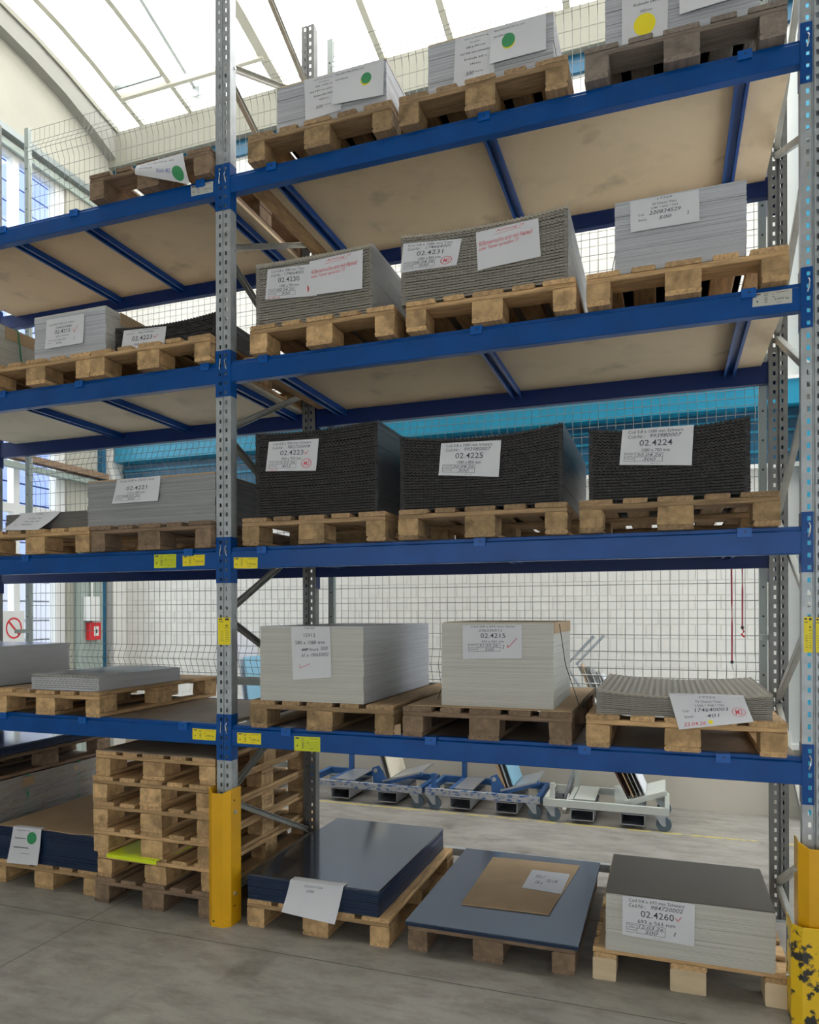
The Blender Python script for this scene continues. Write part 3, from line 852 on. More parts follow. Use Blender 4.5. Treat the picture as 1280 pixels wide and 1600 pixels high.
deck(0, 2.7, 0, [.33, 1.113, 1.834, 2.403], [(.003, 1.1), (1.103, 2.69)], 'board_brown', 'brown hardboard deck of the lowest shelf in the right bay')
deck(-2.79, -.09, 0, [-1.6, -.995, -.304], [(-2.7, -1.0), (-.997, -.095)], 'board_brown', 'brown hardboard deck of the lowest shelf in the left bay')

# ------------------------------------------------------------------ pallets
_pm = {}
def piece(kind, wood, L_, W_, H_, var):
    key = (kind, wood, round(L_, 3), round(W_, 3), var)
    if key in _pm: return _pm[key]
    r = random.Random(sum(ord(ch) * (i_ + 1) for i_, ch in enumerate(repr(key))) % 9999)
    b = MB()
    if kind == 'block':
        b.cbox(L_, W_, H_, 0.004 + 0.003 * r.random(), 0.0025, r)
    else:
        b.cbox(L_, W_, H_, 0.003 + 0.003 * r.random(), 0.0015, r)
    me = bpy.data.meshes.new(kind); me.from_pydata(b.v, [], b.f)
    me.materials.append(M[wood]); me.update()
    _pm[key] = me
    return me
pr_ = random.Random(11)
def pallet(cx, cy, z, label, wood='light', plain=False, rz=0.0, group=None, miss=()):
    t = thing('pallet', label, 'pallet', (cx, cy, z), rz, group)
    bw_, sw, dw = 'block_' + wood, 'wood_' + wood, 'wood_' + wood
    def put(name, w_, L_, W_, H_, x, y, zz, alongY):
        me = piece(name, w_, L_, W_, H_, pr_.randrange(3))
        o = link(name, me, t, (x, y, zz))
        o.rotation_euler = (0, 0, (pi / 2 if alongY else 0) + pr_.uniform(-.004, .004))
        return o
    xw = [(-.35, .1), (0, .145), (.35, .1)]
    if plain:
        for x, w_ in xw:
            for y in (-.5275, 0, .5275):
                put('block', 'block_plain', .145, w_, .1, x, y, 0, True)
            put('stringer_board', 'wood_light', 1.2, w_, .022, x, 0, .1, True)
        for i in range(7):
            put('deck_board', 'wood_light', .8, .12, .022, 0, -.54 + i * .18, .122, False)
        return t
    for x, w_ in xw:
        put('bottom_board', sw, 1.2, w_, .022, x, 0, 0, True)
        for y in (-.5275, 0, .5275):
            put('block', bw_, .145, w_, .078, x, y, .022, True)
    for y in (-.5275, 0, .5275):
        put('stringer_board', sw, .8, .145, .022, 0, y, .1, False)
    for i, (x, w_) in enumerate(((-.3275, .145), (-.1637, .1), (0, .145), (.1637, .1), (.3275, .145))):
        put('deck_board', dw, 1.2, w_, .022, x, pr_.uniform(-.004, .004), .122, True)
    return t
YO = -0.045          # pallets overhang the front beam a little
def pal(x0, lvl, label, wood, yo=YO, **k):
    z = 0.0 if lvl < 0 else Z[lvl] + 0.0008
    return pallet(x0 + .405, yo + 0.6, z, label, wood, **k)
# top shelf
pal(0.128, 3, 'reddish brown pallet on the top shelf just right of the middle post', 'mid')
pal(0.968, 3, 'rough brown pallet under the middle stack of the top shelf', 'mid')
pal(1.842, 3, 'weathered dark grey pallet at the right end of the top shelf', 'grey')
pal(-0.902, 3, 'dark brown pallet on the top shelf with a slanting paper hanging on it', 'dark')
# third shelf
pal(0.140, 2, 'light pallet on the third shelf right beside the middle post, grey ribbed stack on it', 'light')
pal(1.000, 2, 'light pallet in the middle of the right bay on the third shelf', 'light')
pal(1.846, 2, 'light pallet at the right end of the third shelf under a pale flat stack', 'light')
pal(-0.902, 2, 'yellowish pallet on the third shelf left bay, directly left of the middle post', 'light')
pal(-1.705, 2, 'yellowish pallet on the third shelf left bay, at the left edge of the photo', 'light')
pal(-2.524, 2, 'pallet on the third shelf under the strapped stack at the left edge', 'light')
# second shelf
pal(0.092, 1, 'brown pallet on the second shelf right beside the middle post', 'mid')
pal(0.960, 1, 'brown pallet with a yellow stained corner under the black stack 02.4225', 'mid')
pal(1.812, 1, 'brown pallet at the right end of the second shelf under a black stack', 'mid')
pal(-0.901, 1, 'dark brown pallet on the second shelf under the light grey stack 02.4221', 'dark')
pal(-1.711, 1, 'light pallet on the second shelf under the low dark grey stack', 'light')
# lowest shelf
pal(0.127, 0, 'brown pallet on the lowest shelf under the white stack 15912', 'mid', yo=-.03)
pal(0.975, 0, 'dark weathered pallet on the lowest shelf under the capped stack 02.4215', 'dark', yo=-.03)
pal(1.838, 0, 'yellowish pallet on the lowest shelf under the low ribbed stack', 'light', yo=-.03)
pal(-1.672, 0, 'yellowish pallet on the lowest shelf left bay, its long side in view', 'light', yo=-.01)
pal(-2.60, 0, 'pallet on the lowest shelf at the far left under the tall silver stack', 'mid', yo=0.0)
# floor
pal(0.088, -1, 'light pallet on the floor under the glossy navy sheet stack', 'light', yo=0.0)
pal(0.980, -1, 'dark worn pallet on the floor under the wide blue sheet with cardboard', 'dark', yo=0.02)
pal(1.860, -1, 'new plain pallet with plywood blocks on the floor under the stack 02.4260', 'light', yo=0.03, plain=True)
pal(-1.745, -1, 'light pallet on the floor at the left edge under the dark blue stack', 'light', yo=0.05)
sixth = ['topmost', 'second from the top', 'third from the top', 'fourth from the top', 'fifth from the top', 'dark brown bottom']
woods = ['light', 'light', 'light', 'light', 'light', 'dark']
pz = []
for i in range(6):
    z = (5 - i) * 0.1452
    dx = [0.0, -.012, -.010, -.008, .006, -.004][i]
    pt = pallet(-0.503 + dx, 0.60 - 0.0 + dx, z, 'pallet in the empty pallet stack left of the yellow guard, %s' % sixth[i], woods[i], group='stack of six empty pallets on the floor')
    pz.append(pt)
    # stamp on the right-hand blocks
    b = MB()
    class SideS:
        def __init__(s, x, y0, y1, z0, z1): s.a = (x, y0, y1, z0, z1)
        def at(s, u, v, off=0.0):
            x, y0, y1, z0, z1 = s.a
            return (x + off, y0 + (y1 - y0) * u, z1 + (z0 - z1) * v)
    for y in (-.5275, .5275):
        S = SideS(0.4015, y - .06, y + .06, .03, .095)
        if y < 0 and i in (1, 2):
            put_text(b, S, 'uic', .1, .9, .3, .75, off=.0012)
        else:
            put_ring(b, S, .5, .5, .36, .46, .12, off=.0012); put_text(b, S, 'EUR', .26, .74, .36, .64, off=.0012)
    if i == 2:
        S = SideS(0.4015, -.06, .06, .03, .095)
        put_text(b, S, 'DB-02', .1, .9, .1, .38, off=.0012); put_text(b, S, '17-4-05', .1, .9, .5, .78, off=.0012)
    b.build('burnt_stamp', 'brown_dark', pt)
pallet(-2.24, 0.66, 0.0, 'dark pallet on the floor far left under the film wrapped load', 'dark')
pallet(-2.24, 0.62, 0.585, 'dark brown pallet resting on top of the film wrapped load', 'dark')

t = thing('floor_rail', 'grey steel rail near the floor along the back of the right bay', 'rail', (0, 1.225, 0))
b = MB(); b.box(0.02, 2.68, -.02, .02, .095, .14); b.build('rail_bar', 'galv', t)
for x in (.1, 1.35, 2.6):
    b = MB(); b.box(x - .03, x + .03, -.018, .018, 0, .095); b.build('rail_foot', 'galv', t)
for lv, nm in ((3, 'top'), (2, 'third')):
    t = thing('timber_batten', 'orange brown timber batten lying across the beams of the %s shelf beside the middle post' % nm, 'batten', (.062, .55, Z[lv] + .0004))
    b = MB(); b.cbox(1.00, .10, .045, .004); b.build('batten', 'wood_light', t, (0, .06, 0), rz=pi / 2)
# ------------------------------------------------------------------ sheet stacks
sr = random.Random(5)
def flat_stack(x0, x1, y0, y1, z0, z1, label, mt, top=None, side=None, pitch=0.007, jit=0.0015, gap=8, cat='sheet stack', part='sheets', top_name='top_sheet'):
    cx, cy = (x0 + x1) / 2, (y0 + y1) / 2
    t = thing('sheet_stack', label, cat, (cx, cy, z0))
    X, Y, H = (x1 - x0) / 2, (y1 - y0) / 2, z1 - z0
    n = max(3, int(H / pitch)); p = H / n
    b = MB()
    b.box(-X + .004, X - .004, -Y + .004, Y - .004, 0, H - .002, mside=1 if side else None)
    ox = oy = 0
    for i in range(n - 1):
        if i % gap == 0:
            ox, oy = sr.uniform(-jit, jit), sr.uniform(-jit, jit)
        a, c_ = ox + sr.uniform(-jit, jit) * .5, oy + sr.uniform(-jit, jit) * .5
        hh = p * (0.9 if (i + 1) % gap else 0.62)
        b.box(-X + a, X + a, -Y + c_, Y + c_, i * p, i * p + hh, mside=1 if side else None)
    mats = [mt, side] if side else [mt]
    o = b.build(part, mats, t); o['kind'] = 'stuff'
    b2 = MB(); b2.box(-X, X, -Y, Y, (n - 1) * p, H)
    o2 = b2.build(top_name, top or mt, t)
    return t

def wavy_stack(x0, x1, y0, y1, z0, z1, label, mt, side, top, sag, A=0.0032, lam=0.0196, pitch=0.0135, rise=(0, 0)):
    cx, cy = (x0 + x1) / 2, (y0 + y1) / 2
    t = thing('sheet_stack', label, 'sheet stack', (cx, cy, z0))
    X, Y, H = (x1 - x0) / 2, (y1 - y0) / 2, z1 - z0
    n = int(H / pitch)
    per = int(round(2 * X / lam)); cols = per * 4
    def zb(f, s):     # base line of a layer at height fraction f, s in -1..1
        return f * (H + sag * (s * s - 1) + (rise[0] * (1 - s) + rise[1] * (1 + s)) / 2)
    b = MB(); bt = MB()
    for i in range(n):
        f0, f1 = i / n, (i + 0.80) / n
        if i == n - 1: f1 = 1.0
        amp0 = A * min(1, 0.25 + i / n * 1.2); ph = sr.uniform(-.25, .25); jx = sr.uniform(-.001, .001); jy = sr.uniform(-.0016, .0016)
        if sr.random() < .12: jy += 0.0025
        vs = []
        for k in range(cols + 1):
            s = -1 + 2 * k / cols; x = s * X + jx
            wv = sin(2 * pi * k / 4 + ph + pi / 4) * amp0
            za = max(0.0005, zb(f0, s) + wv) if i else 0.0
            zt = zb(f1, s) + wv
            yw = -Y + jy + 0.0005 * sin(2 * pi * k / 4 + ph)
            vs += [(x, yw, za), (x, yw, zt), (x, Y, zt), (x, Y, za)]
        fs = []; mi = []
        for k in range(cols):
            a, c_ = k * 4, k * 4 + 4
            fs += [(a, c_, c_ + 1, a + 1), (a + 1, c_ + 1, c_ + 2, a + 2), (a + 3, a + 2, c_ + 2, c_ + 3)]
            mi += [0, 0, 0]
            if i % 6 == 0 or i == n - 1:
                fs.append((a, a + 3, c_ + 3, c_)); mi.append(0)
        e = cols * 4
        fs += [(0, 1, 2, 3), (e, e + 3, e + 2, e + 1)]; mi += [1, 1]
        if i == n - 1:
            bt.add(vs, fs); bt.m = mi
        else:
            o = len(b.m); b.add(vs, fs); b.m[o:] = mi
    hs_ = H + min(rise) - .004
    for sx in (-1, 1):
        b.box(min(sx * (X - .02), sx * (X - .0012)), max(sx * (X - .02), sx * (X - .0012)), -Y + .008, Y - .004, 0.002, hs_, 1)
    o = b.build('sheets', [mt, side], t); o['kind'] = 'stuff'
    bt.build('top_sheet', [top, side], t)
    return t

PT_ = 0.1448
def zt(l): return (Z[l] if l >= 0 else 0) + PT_
# top shelf
flat_stack(0.284, 0.892, 0.0, 0.64, zt(3), 4.395, 'white sheet stack with a green dot beside the middle post on the top shelf', 'sheet_white', 'card_pale')
flat_stack(1.107, 1.705, 0.0, 0.64, zt(3), 4.398, 'white sheet stack with a green dot in the middle of the top shelf', 'sheet_white', 'card_pale')
flat_stack(1.931, 2.552, 0.0, 0.64, zt(3), 4.50, 'white sheet stack with a yellow dot at the right end of the top shelf', 'sheet_white', 'card_pale')
# third shelf
wavy_stack(0.155, 0.815, 0.0, 1.05, zt(2), 3.494, 'ribbed grey stack beside the middle post on the third shelf, label reading 02.4230', 'titan', 'titan_side', 'titan_top', 0.006)
wavy_stack(0.973, 1.770, -.02, 1.06, zt(2), 3.492, 'wider ribbed grey stack in the middle of the third shelf, label reading 02.4231', 'titan', 'titan_side', 'titan_top', 0.022)
flat_stack(1.971, 2.500, 0.0, 0.70, zt(2), 3.468, 'pale grey flat sheet stack at the right end of the third shelf', 'sheet_white', 'sheet_white', pitch=.0062, jit=.0022)
flat_stack(-1.351, -.826, 0.0, 0.56, zt(2), 3.42, 'light grey stack numbered 02.4215 on the third shelf of the left bay', 'sheet_white', 'sheet_nat', side='sheet_nat')
wavy_stack(-.759, -.097, 0.0, 0.97, zt(2), 3.28, 'low black ribbed stack numbered 02.4223 on the third shelf left of the middle post', 'black', 'black_side', 'black', 0.02)
flat_stack(-2.45, -1.722, 0.05, 0.66, zt(2), 3.470, 'white strapped stack cut by the left edge on the third shelf', 'sheet_nat', 'card_pale', side='sheet_nat')
# second shelf
wavy_stack(0.149, 0.840, 0.0, 0.96, zt(1), 2.606, 'black ribbed stack numbered 02.4223 on the second shelf beside the middle post', 'black', 'black_side', 'black', 0.014, rise=(-.006, .004))
wavy_stack(0.957, 1.742, 0.0, 1.06, zt(1), 2.519, 'black ribbed stack numbered 02.4225 in the middle of the second shelf', 'black', 'black_side', 'black', 0.036)
wavy_stack(1.855, 2.512, 0.0, 1.06, zt(1), 2.477, 'black ribbed stack numbered 02.4224 at the right end of the second shelf', 'black', 'black_side', 'black', 0.025)
flat_stack(-.958, -.097, 0.0, 0.62, zt(1), 2.419, 'light grey stack numbered 02.4221 on the second shelf of the left bay', 'sheet_grey', 'card', pitch=.0085, jit=.003, gap=5)
flat_stack(-1.60, -.965, 0.02, 0.62, zt(1), 2.257, 'low dark grey stack with a curled paper on the second shelf', 'sheet_dgrey', 'sheet_dgrey', pitch=.008, jit=.003, gap=4)
# lowest shelf
flat_stack(0.187, 0.770, -.02, 1.08, zt(0), 1.588, 'white sheet stack with the paper 15912 on the lowest shelf', 'sheet_nat', 'sheet_white', side='sheet_white', pitch=.0065, gap=11)
flat_stack(1.152, 1.690, 0.05, 0.70, zt(0) + .004, 1.606, 'natural white stack numbered 02.4215 with a cardboard cap on the lowest shelf', 'sheet_nat', 'sheet_nat', pitch=.0045, jit=.0008)
wavy_stack(1.885, 2.593, 0.0, 0.90, zt(0), 1.312, 'low ribbed taupe stack with its wavy top in view on the lowest shelf', 'titan', 'titan_side', 'titan_top', 0.022, A=.0019, lam=.0275, pitch=.0085)
wavy_stack(-1.403, -.899, 0.02, 0.80, zt(0) + .004, 1.290, 'low silver ribbed stack on the lowest shelf of the left bay', 'silver_edge', 'silver_edge', 'silver_top', -0.006, A=.003, lam=.03, pitch=.011)
flat_stack(-2.55, -1.75, 0.1, 0.70, zt(0), 1.452, 'tall silver sheet stack at the far left of the lowest shelf', 'silver_edge', 'silver_top', side='silver_edge', pitch=.006)
# floor
flat_stack(0.10, 0.84, 0.0, 1.16, zt(-1), 0.275, 'navy film covered sheet stack with a glossy reflecting top on the floor', 'film', 'film_top', pitch=.011, jit=.003, gap=3)
flat_stack(0.992, 1.808, -.04, 1.16, 0.1448, 0.165, 'wide thin blue film covered sheet on the dark floor pallet', 'film', 'film_top2', pitch=.008, jit=.001)
flat_stack(1.921, 2.603, 0.02, 0.58, 0.1448, 0.405, 'stack numbered 02.4260 with a plain dark grey top on the floor', 'sheet_nat', 'grey_top', pitch=.0062, jit=.002)
flat_stack(-1.70, -.93, 0.045, 1.15, zt(-1), 0.352, 'dark blue sheet stack under brown cardboard at the left edge on the floor', 'film', 'film', pitch=.011, jit=.006, gap=3)

# cardboard pieces
def card(label, x0, x1, y0, y1, z, mt='card', th=.004, name='cardboard_sheet', poly=None):
    b = MB()
    if poly: b.prism(poly, 2, z, z + th)
    else: b.box(x0, x1, y0, y1, z, z + th)
    return tag(b.build(name, mt), label, 'cardboard')
card('torn brown cardboard lying on the dark blue stack at the left edge', 0, 0, 0, 0, 0.3525,
     poly=[(-1.69, 0.03), (-1.55, .045), (-1.42, .03), (-1.3, .05), (-1.12, .035), (-.99, .06), (-.95, .03), (-.94, 1.12), (-1.69, 1.12)])
card('square brown cardboard lying on the wide blue sheet', 0, 0, 0, 0, 0.1655, poly=[(1.195, .25), (1.634, .265), (1.70, 1.05), (1.19, 1.03)], th=.006)
card('brown cardboard between the capped stack 02.4215 and its pallet', .99, 1.775, 0.0, 1.15, Z[0] + .1450, th=.003)
card('brown cardboard under the low silver ribbed stack', -1.66, -.87, .04, 1.1, Z[0] + .1450, th=.003)
card('grey brown hardboard sheet on top of the empty pallet stack', -.86, -.1, -.02, 1.15, 5 * .1452 + .1452, 'board_brown', th=.004)
card('brown cardboard under the plain stack 02.4260', 1.885, 2.62, 0.06, 1.1, .1445 + .0, th=.0004)
cap = thing('cardboard_sheet', 'folded cardboard cap with a flap on top of the stack 02.4215', 'cardboard', (1.42, .375, 1.6065))
b = MB(); b.box(-.265, .27, -.30, .325, 0.0, .004); b.build('cap_panel', 'card_pale', cap)
b = MB(); b.box(.270, .274, -.31, .30, -.05, .004); b.build('flap', 'card', cap)
# upright offcuts beside P
b = MB(); b.prism([(.105, 1.205), (.20, 1.205), (.20, 1.30), (.105, 1.262)], 1, .22, .225)
tag(b.build('cardboard_sheet', 'card'), 'bent cardboard offcut standing behind the stack 15912 near the middle post', 'cardboard')
b = MB(); b.prism([(.912, 1.06), (.965, 1.06), (.965, 1.115), (.912, 1.10)], 1, -.02, -.015)
tag(b.build('cardboard_sheet', 'card'), 'small cardboard offcut between the two stacks on the lowest shelf', 'cardboard')
# strap lines on capped stack, strapped stacks
def cord_obj(name, label, cat, pts, r, mt):
    b = MB(); b.tube(pts, r, 6)
    return tag(b.build(name, mt), label, cat)
cord_obj('packing_strap', 'thin dark strap hanging at the left of the capped stack 02.4215', 'strap', [(1.147, .42, 1.60), (1.146, .3, 1.45), (1.07, .26, 1.205)], .002, 'black_pl')
cord_obj('packing_strap', 'thin dark strap hanging at the right side of the capped stack 02.4215', 'strap', [(1.698, .2, 1.6), (1.72, .25, 1.4), (1.78, .28, 1.205)], .002, 'black_pl')
cord_obj('packing_strap', 'green strap around the stack at the left edge of the third shelf', 'strap', [(-1.712, .27, 3.160), (-1.709, .24, 3.32), (-1.711, .22, 3.470), (-1.73, .22, 3.477), (-2.4, .22, 3.477)], .005, 'strap')
cord_obj('packing_strap', 'thin dark strap beside the pale stack at the right end of the third shelf', 'strap', [(1.955, .4, 3.46), (1.93, .36, 3.3), (1.90, .35, 3.153)], .002, 'black_pl')
card('brown cardboard edge strip on the side of the left bay stack 02.4215', -.8235, -.8195, .12, .56, 3.350, 'card', th=.074)
card('brown cardboard edge strip on the strapped stack at the left edge', -1.7195, -1.7155, .13, .66, 3.39, 'card', th=.077)
# neon sheet in the pallet stack
b = MB(); b.prism([(-.80, -.03), (-.45, -.045), (-.42, .25), (-.80, .35)], 2, 1 * .1452 + .1460, 1 * .1452 + .1475)
b.prism([(-.80, -.034), (-.45, -.049), (-.45, -.047), (-.80, -.032)], 2, 1 * .1452 + .128, 1 * .1452 + .1475)
tag(b.build('plastic_sheet', 'neon'), 'neon yellow plastic sheet tucked into the empty pallet stack', 'plastic sheet')

# film wrapped load far left
wl = thing('wrapped_load', 'film wrapped bundle of grey boards between two dark pallets at the far left', 'wrapped load', (-2.24, .66, .1448))
rr = random.Random(8)
for i in range(11):
    b = MB(); dx, dy = rr.uniform(-.006, .006), rr.uniform(-.01, .01)
    b.box(-.40 + dx, .40 + dx, -.58 + dy, .58 + dy, i * .0395, i * .0395 + .037); b.build('board', 'wood_grey' if i % 3 else 'wood_mid', wl)
b = MB()
ny, nz = 26, 10
vs = []
for j in range(nz + 1):
    for i in range(ny + 1):
        y = -.60 + 1.2 * i / ny; z = .435 * j / nz
        vs.append((.412 + .010 * sin(i * .9 + j * .7) * sin(j * 1.1), y, z))
fs = [(j * (ny + 1) + i, j * (ny + 1) + i + 1, (j + 1) * (ny + 1) + i + 1, (j + 1) * (ny + 1) + i) for j in range(nz) for i in range(ny)]
b.add(vs, fs)
vs = [(-.41 + .82 * i / 16, -.60 + .008 * sin(i * 1.3 + j), .435 * j / nz) for j in range(nz + 1) for i in range(17)]
b.add(vs, [(j * 17 + i, j * 17 + i + 1, (j + 1) * 17 + i + 1, (j + 1) * 17 + i) for j in range(nz) for i in range(16)])
b.build('stretch_film', 'wrap', wl, smooth=True)
for y in (-.25, .22):
    b = MB(); b.box(.404, .408, y - .008, y + .008, 0.0, .44); b.build('strap', 'strap', wl)
    b = MB(); b.box(.404, .412, y - .05, y + .05, .36, .42); b.build('edge_protector', 'card', wl)
flat_stack(-2.62, -1.86, .04, 1.18, .7298, .79, 'dark sheets with a mirror glossy top on the raised pallet at the far left', 'film', 'film_top', pitch=.012)

# ------------------------------------------------------------------ papers
E = -0.0055
o8 = lambda: None
kill = [('t', 'red_ink', 'Achtung !!!', .32, .78, .05, .13, .3, .02), ('l', 'red_ink', (.30, .17), (.72, .13), .004),
        ('t', 'red_ink', 'Killenversuche erst mit Hamed', .04, .90, .27, .39, .3, .04),
        ('t', 'red_ink', 'oder Tamer sprechen ???', .04, .68, .42, .54, .3, .04)]
paper([(0.229, 3.453), (0.471, 3.442), (0.512, 3.275), (0.213, 3.297)], E, 'coil label 02.4230 on the left half of the first grey ribbed stack',
      coil_label('02.4230', 'Coil 0,8 x 1080 mm Titan', '174664001', '1080 x 700 mm', '08.04.26', '300',
                 extra=[('t', 'red_ink', '22 04 26', .04, .30, .93, .99, .2), ('t', 'red_ink', 'M', .84, .94, .66, .86, .2)]))
paper([(0.473, 3.454), (0.768, 3.465), (0.763, 3.272), (0.469, 3.28)], E - .003, 'white paper with red handwriting beside the coil label 02.4230', kill)
paper([(0.987, 3.448), (1.279, 3.423), (1.252, 3.302), (0.97, 3.309)], E - .02, 'short coil label 02.4231 on the second grey ribbed stack',
      coil_label('02.4231', 'Coil 0,8 x 1080 mm Titan', '174664001', '1080 x 850 mm', '08.04.26', '300', m2=True))
paper([(1.346, 3.439), (1.637, 3.453), (1.648, 3.278), (1.355, 3.259)], E - .02, 'white paper with red handwriting on the second grey ribbed stack 02.4231', kill)
classic = lambda n, a, c_, coil, st: [('t', 'pen', n, .40, .62, .03, .09, .2), ('t', 'ink', a, .33, .68, .17, .24), ('t', 'ink', c_, .31, .70, .30, .37),
                                   ('t', 'ink', 'Coil:', .12, .21, .46, .53), ('t', 'pen', coil, .28, .74, .42, .54, .25),
                                   ('t', 'ink', 'Stück:', .12, .25, .63, .70), ('t', 'pen', st, .42, .60, .62, .73, .25)]
paper([(2.033, 3.461), (2.315, 3.46), (2.317, 3.323), (2.037, 3.323)], E, 'paper reading 53 Classic Titan on the pale stack at the right of the third shelf',
      classic('17729', '53 Classic Titan', '0,86 * 693 * 563', '220834529', '500') + [('t', 'pen', '5', .82, .86, .60, .72, .25)], lift=.006)
paper([(0.233, 2.551), (0.521, 2.545), (0.506, 2.382), (0.215, 2.398)], E, 'coil label 02.4223 with red tick on the black stack nearest the middle post',
      coil_label('02.4223', 'Coil 0,8 x 958 mm Schwarz', '982720004', '958 x 750 mm', '13.02.26', '403', tick=True, m2=True,
                 extra=[('t', 'red_ink', '12.02.26', .05, .25, .93, .99, .2)]), lift=.004)
paper([(1.169, 2.468), (1.46, 2.46), (1.448, 2.289), (1.156, 2.315)], E, 'coil label 02.4225 on the middle black ribbed stack',
      coil_label('02.4225', 'Coil 0,8 x 1080 mm Schwarz', '993980007', '1080 x 850 mm', '30.04.26', '300'), lift=.004)
paper([(2.0, 2.461), (2.292, 2.457), (2.283, 2.284), (1.987, 2.306)], E, 'coil label 02.4224 on the right black ribbed stack',
      coil_label('02.4224', 'Coil 0,8 x 1080 mm Schwarz', '993980007', '1080 x 700 mm', '30.04.26', '300'), lift=.004)
paper([(1.259, 1.596), (1.544, 1.598), (1.545, 1.441), (1.26, 1.432)], .05 + E, 'coil label 02.4215 with a red tick on the capped stack of the lowest shelf',
      [('t', 'ink', 'Coil 0,8 x 693 mm Natur', .15, .90, .02, .085), ('t', 'pen', '236330512', .27, .68, .13, .20, .25), ('t', 'ink', '02.4215', .31, .73, .25, .39),
       ('t', 'ink', '693 x 563 mm', .33, .70, .46, .52), ('l', 'ink', (.10, .56), (.64, .56), .004), ('l', 'ink', (.10, .67), (.64, .67), .004), ('l', 'ink', (.10, .78), (.64, .78), .004),
       ('l', 'ink', (.10, .56), (.10, .78), .0025), ('l', 'ink', (.26, .56), (.26, .78), .0025), ('l', 'ink', (.64, .56), (.64, .78), .0025),
       ('t', 'ink', 'Produktion', .11, .24, .575, .61), ('t', 'ink', 'Stückzahl', .11, .24, .70, .735), ('t', 'pen', '31.03.26', .28, .60, .57, .65, .25), ('t', 'pen', '500', .38, .53, .69, .77, .25),
       ('t', 'pen', '2', .67, .71, .60, .70, .25), ('l', 'red_ink', (.76, .60), (.77, .68), .007), ('l', 'red_ink', (.77, .68), (.92, .40), .006)])
paper([(2.189, 1.300), (2.483, 1.300), (2.516, 1.203), (2.229, 1.157)], -.012, 'crooked paper reading 73 Classic Titan hanging over the low ribbed stack',
      classic('17729', '73 Classic Titan', '1.556 * 958 * 750', '174640003', '401') +
      [('t', 'red_ink', '22.04.26', .08, .38, .83, .93, .25), ('d', 'yellow_dot', .45, .87, .03, .065), ('o', 'red_ink', .86, .60, .09, .17, .08), ('t', 'red_ink', 'M2', .81, .91, .50, .70, .2)], lift=.045, fold=.05)
paper([(1.994, 0.399), (2.292, 0.399), (2.289, 0.216), (1.992, 0.225)], .018 + E, 'coil label 02.4260 on the floor stack at the right',
      coil_label('02.4260', 'Coil 0,8 x 693 mm Schwarz', '984720002', '693 x 563 mm', '12.03.26', '500', tick=True, sz=(.22, .74), extra=[('t', 'pen', '1', .72, .75, .74, .84, .2)]))
paper([(0.355, 0.277), (0.654, 0.278), (0.618, 0.095), (0.319, 0.118)], -.012, 'blank paper with two short handwritten numbers hanging over the navy stack',
      [('t', 'pen', '22201720', .28, .64, .09, .15, .3), ('t', 'pen', '208', .34, .49, .22, .30, .3)], lift=.03, fold=.05)
paper([(-1.253, 3.391), (-0.973, 3.392), (-0.978, 3.22), (-1.259, 3.217)], E, 'coil label 02.4215 with a red tick on the left bay third shelf stack',
      [('t', 'ink', 'Coil 0,8 x 693 mm Natur', .07, .75, .17, .23), ('t', 'pen', '234330446', .25, .68, .29, .36, .25), ('t', 'ink', '02.4215', .24, .65, .40, .53),
       ('t', 'ink', '693 x 563 mm', .28, .62, .60, .65), ('t', 'pen', '21.03.26', .22, .55, .72, .78, .25), ('t', 'pen', '500', .29, .45, .83, .89, .25), ('t', 'pen', '5', .75, .78, .72, .84, .2),
       ('l', 'red_ink', (.72, .45), (.76, .58), .005), ('l', 'red_ink', (.76, .58), (.84, .36), .005), ('r', 'ink', .07, .19, .73, .74), ('r', 'ink', .07, .19, .82, .83)], lift=.01)
paper([(-0.694, 3.256), (-0.406, 3.243), (-0.421, 3.142), (-0.715, 3.136)], E, 'coil label 02.4223 tucked behind the pallet edge on the third shelf left bay',
      [('t', 'ink', 'Coil 0,8 x 958 mm Schwarz', .20, .85, .03, .09), ('t', 'ink', 'Coil-Nr.:', .08, .28, .17, .23), ('t', 'pen', '982720004', .36, .72, .15, .23, .25),
       ('t', 'ink', '02.4223', .23, .70, .34, .56), ('l', 'red_ink', (.74, .44), (.77, .54), .006), ('l', 'red_ink', (.77, .54), (.82, .38), .006), ('t', 'ink', '958 x 750', .30, .60, .70, .80)])
paper([(-1.464, 2.262), (-1.165, 2.260), (-1.267, 2.146), (-1.55, 2.154)], .012, 'curled paper hanging over the low dark grey stack at the far left',
      [('t', 'pen', '17728', .42, .58, .06, .13, .2), ('t', 'ink', '73 Classic Titan', .33, .68, .30, .38), ('t', 'ink', '1.556 * 958 * 750', .31, .70, .47, .55), ('t', 'ink', 'Coil:', .16, .24, .66, .73), ('t', 'pen', '174640003', .30, .62, .64, .72, .25)],
      lift=.07, bulge=.01)
paper([(-0.744, 2.415), (-0.447, 2.419), (-0.46, 2.279), (-0.771, 2.278)], E, 'coil label 02.4221 on the light grey stack of the left bay',
      coil_label('02.4221', 'Coil 0,8 x 1215 mm', '', '1215 x 850 mm', '08.03.26', '300')[:1] + [t for t in coil_label('02.4221', 'a', 'a', '1215 x 850 mm', '08.03.26', '300')[3:]], lift=.012)
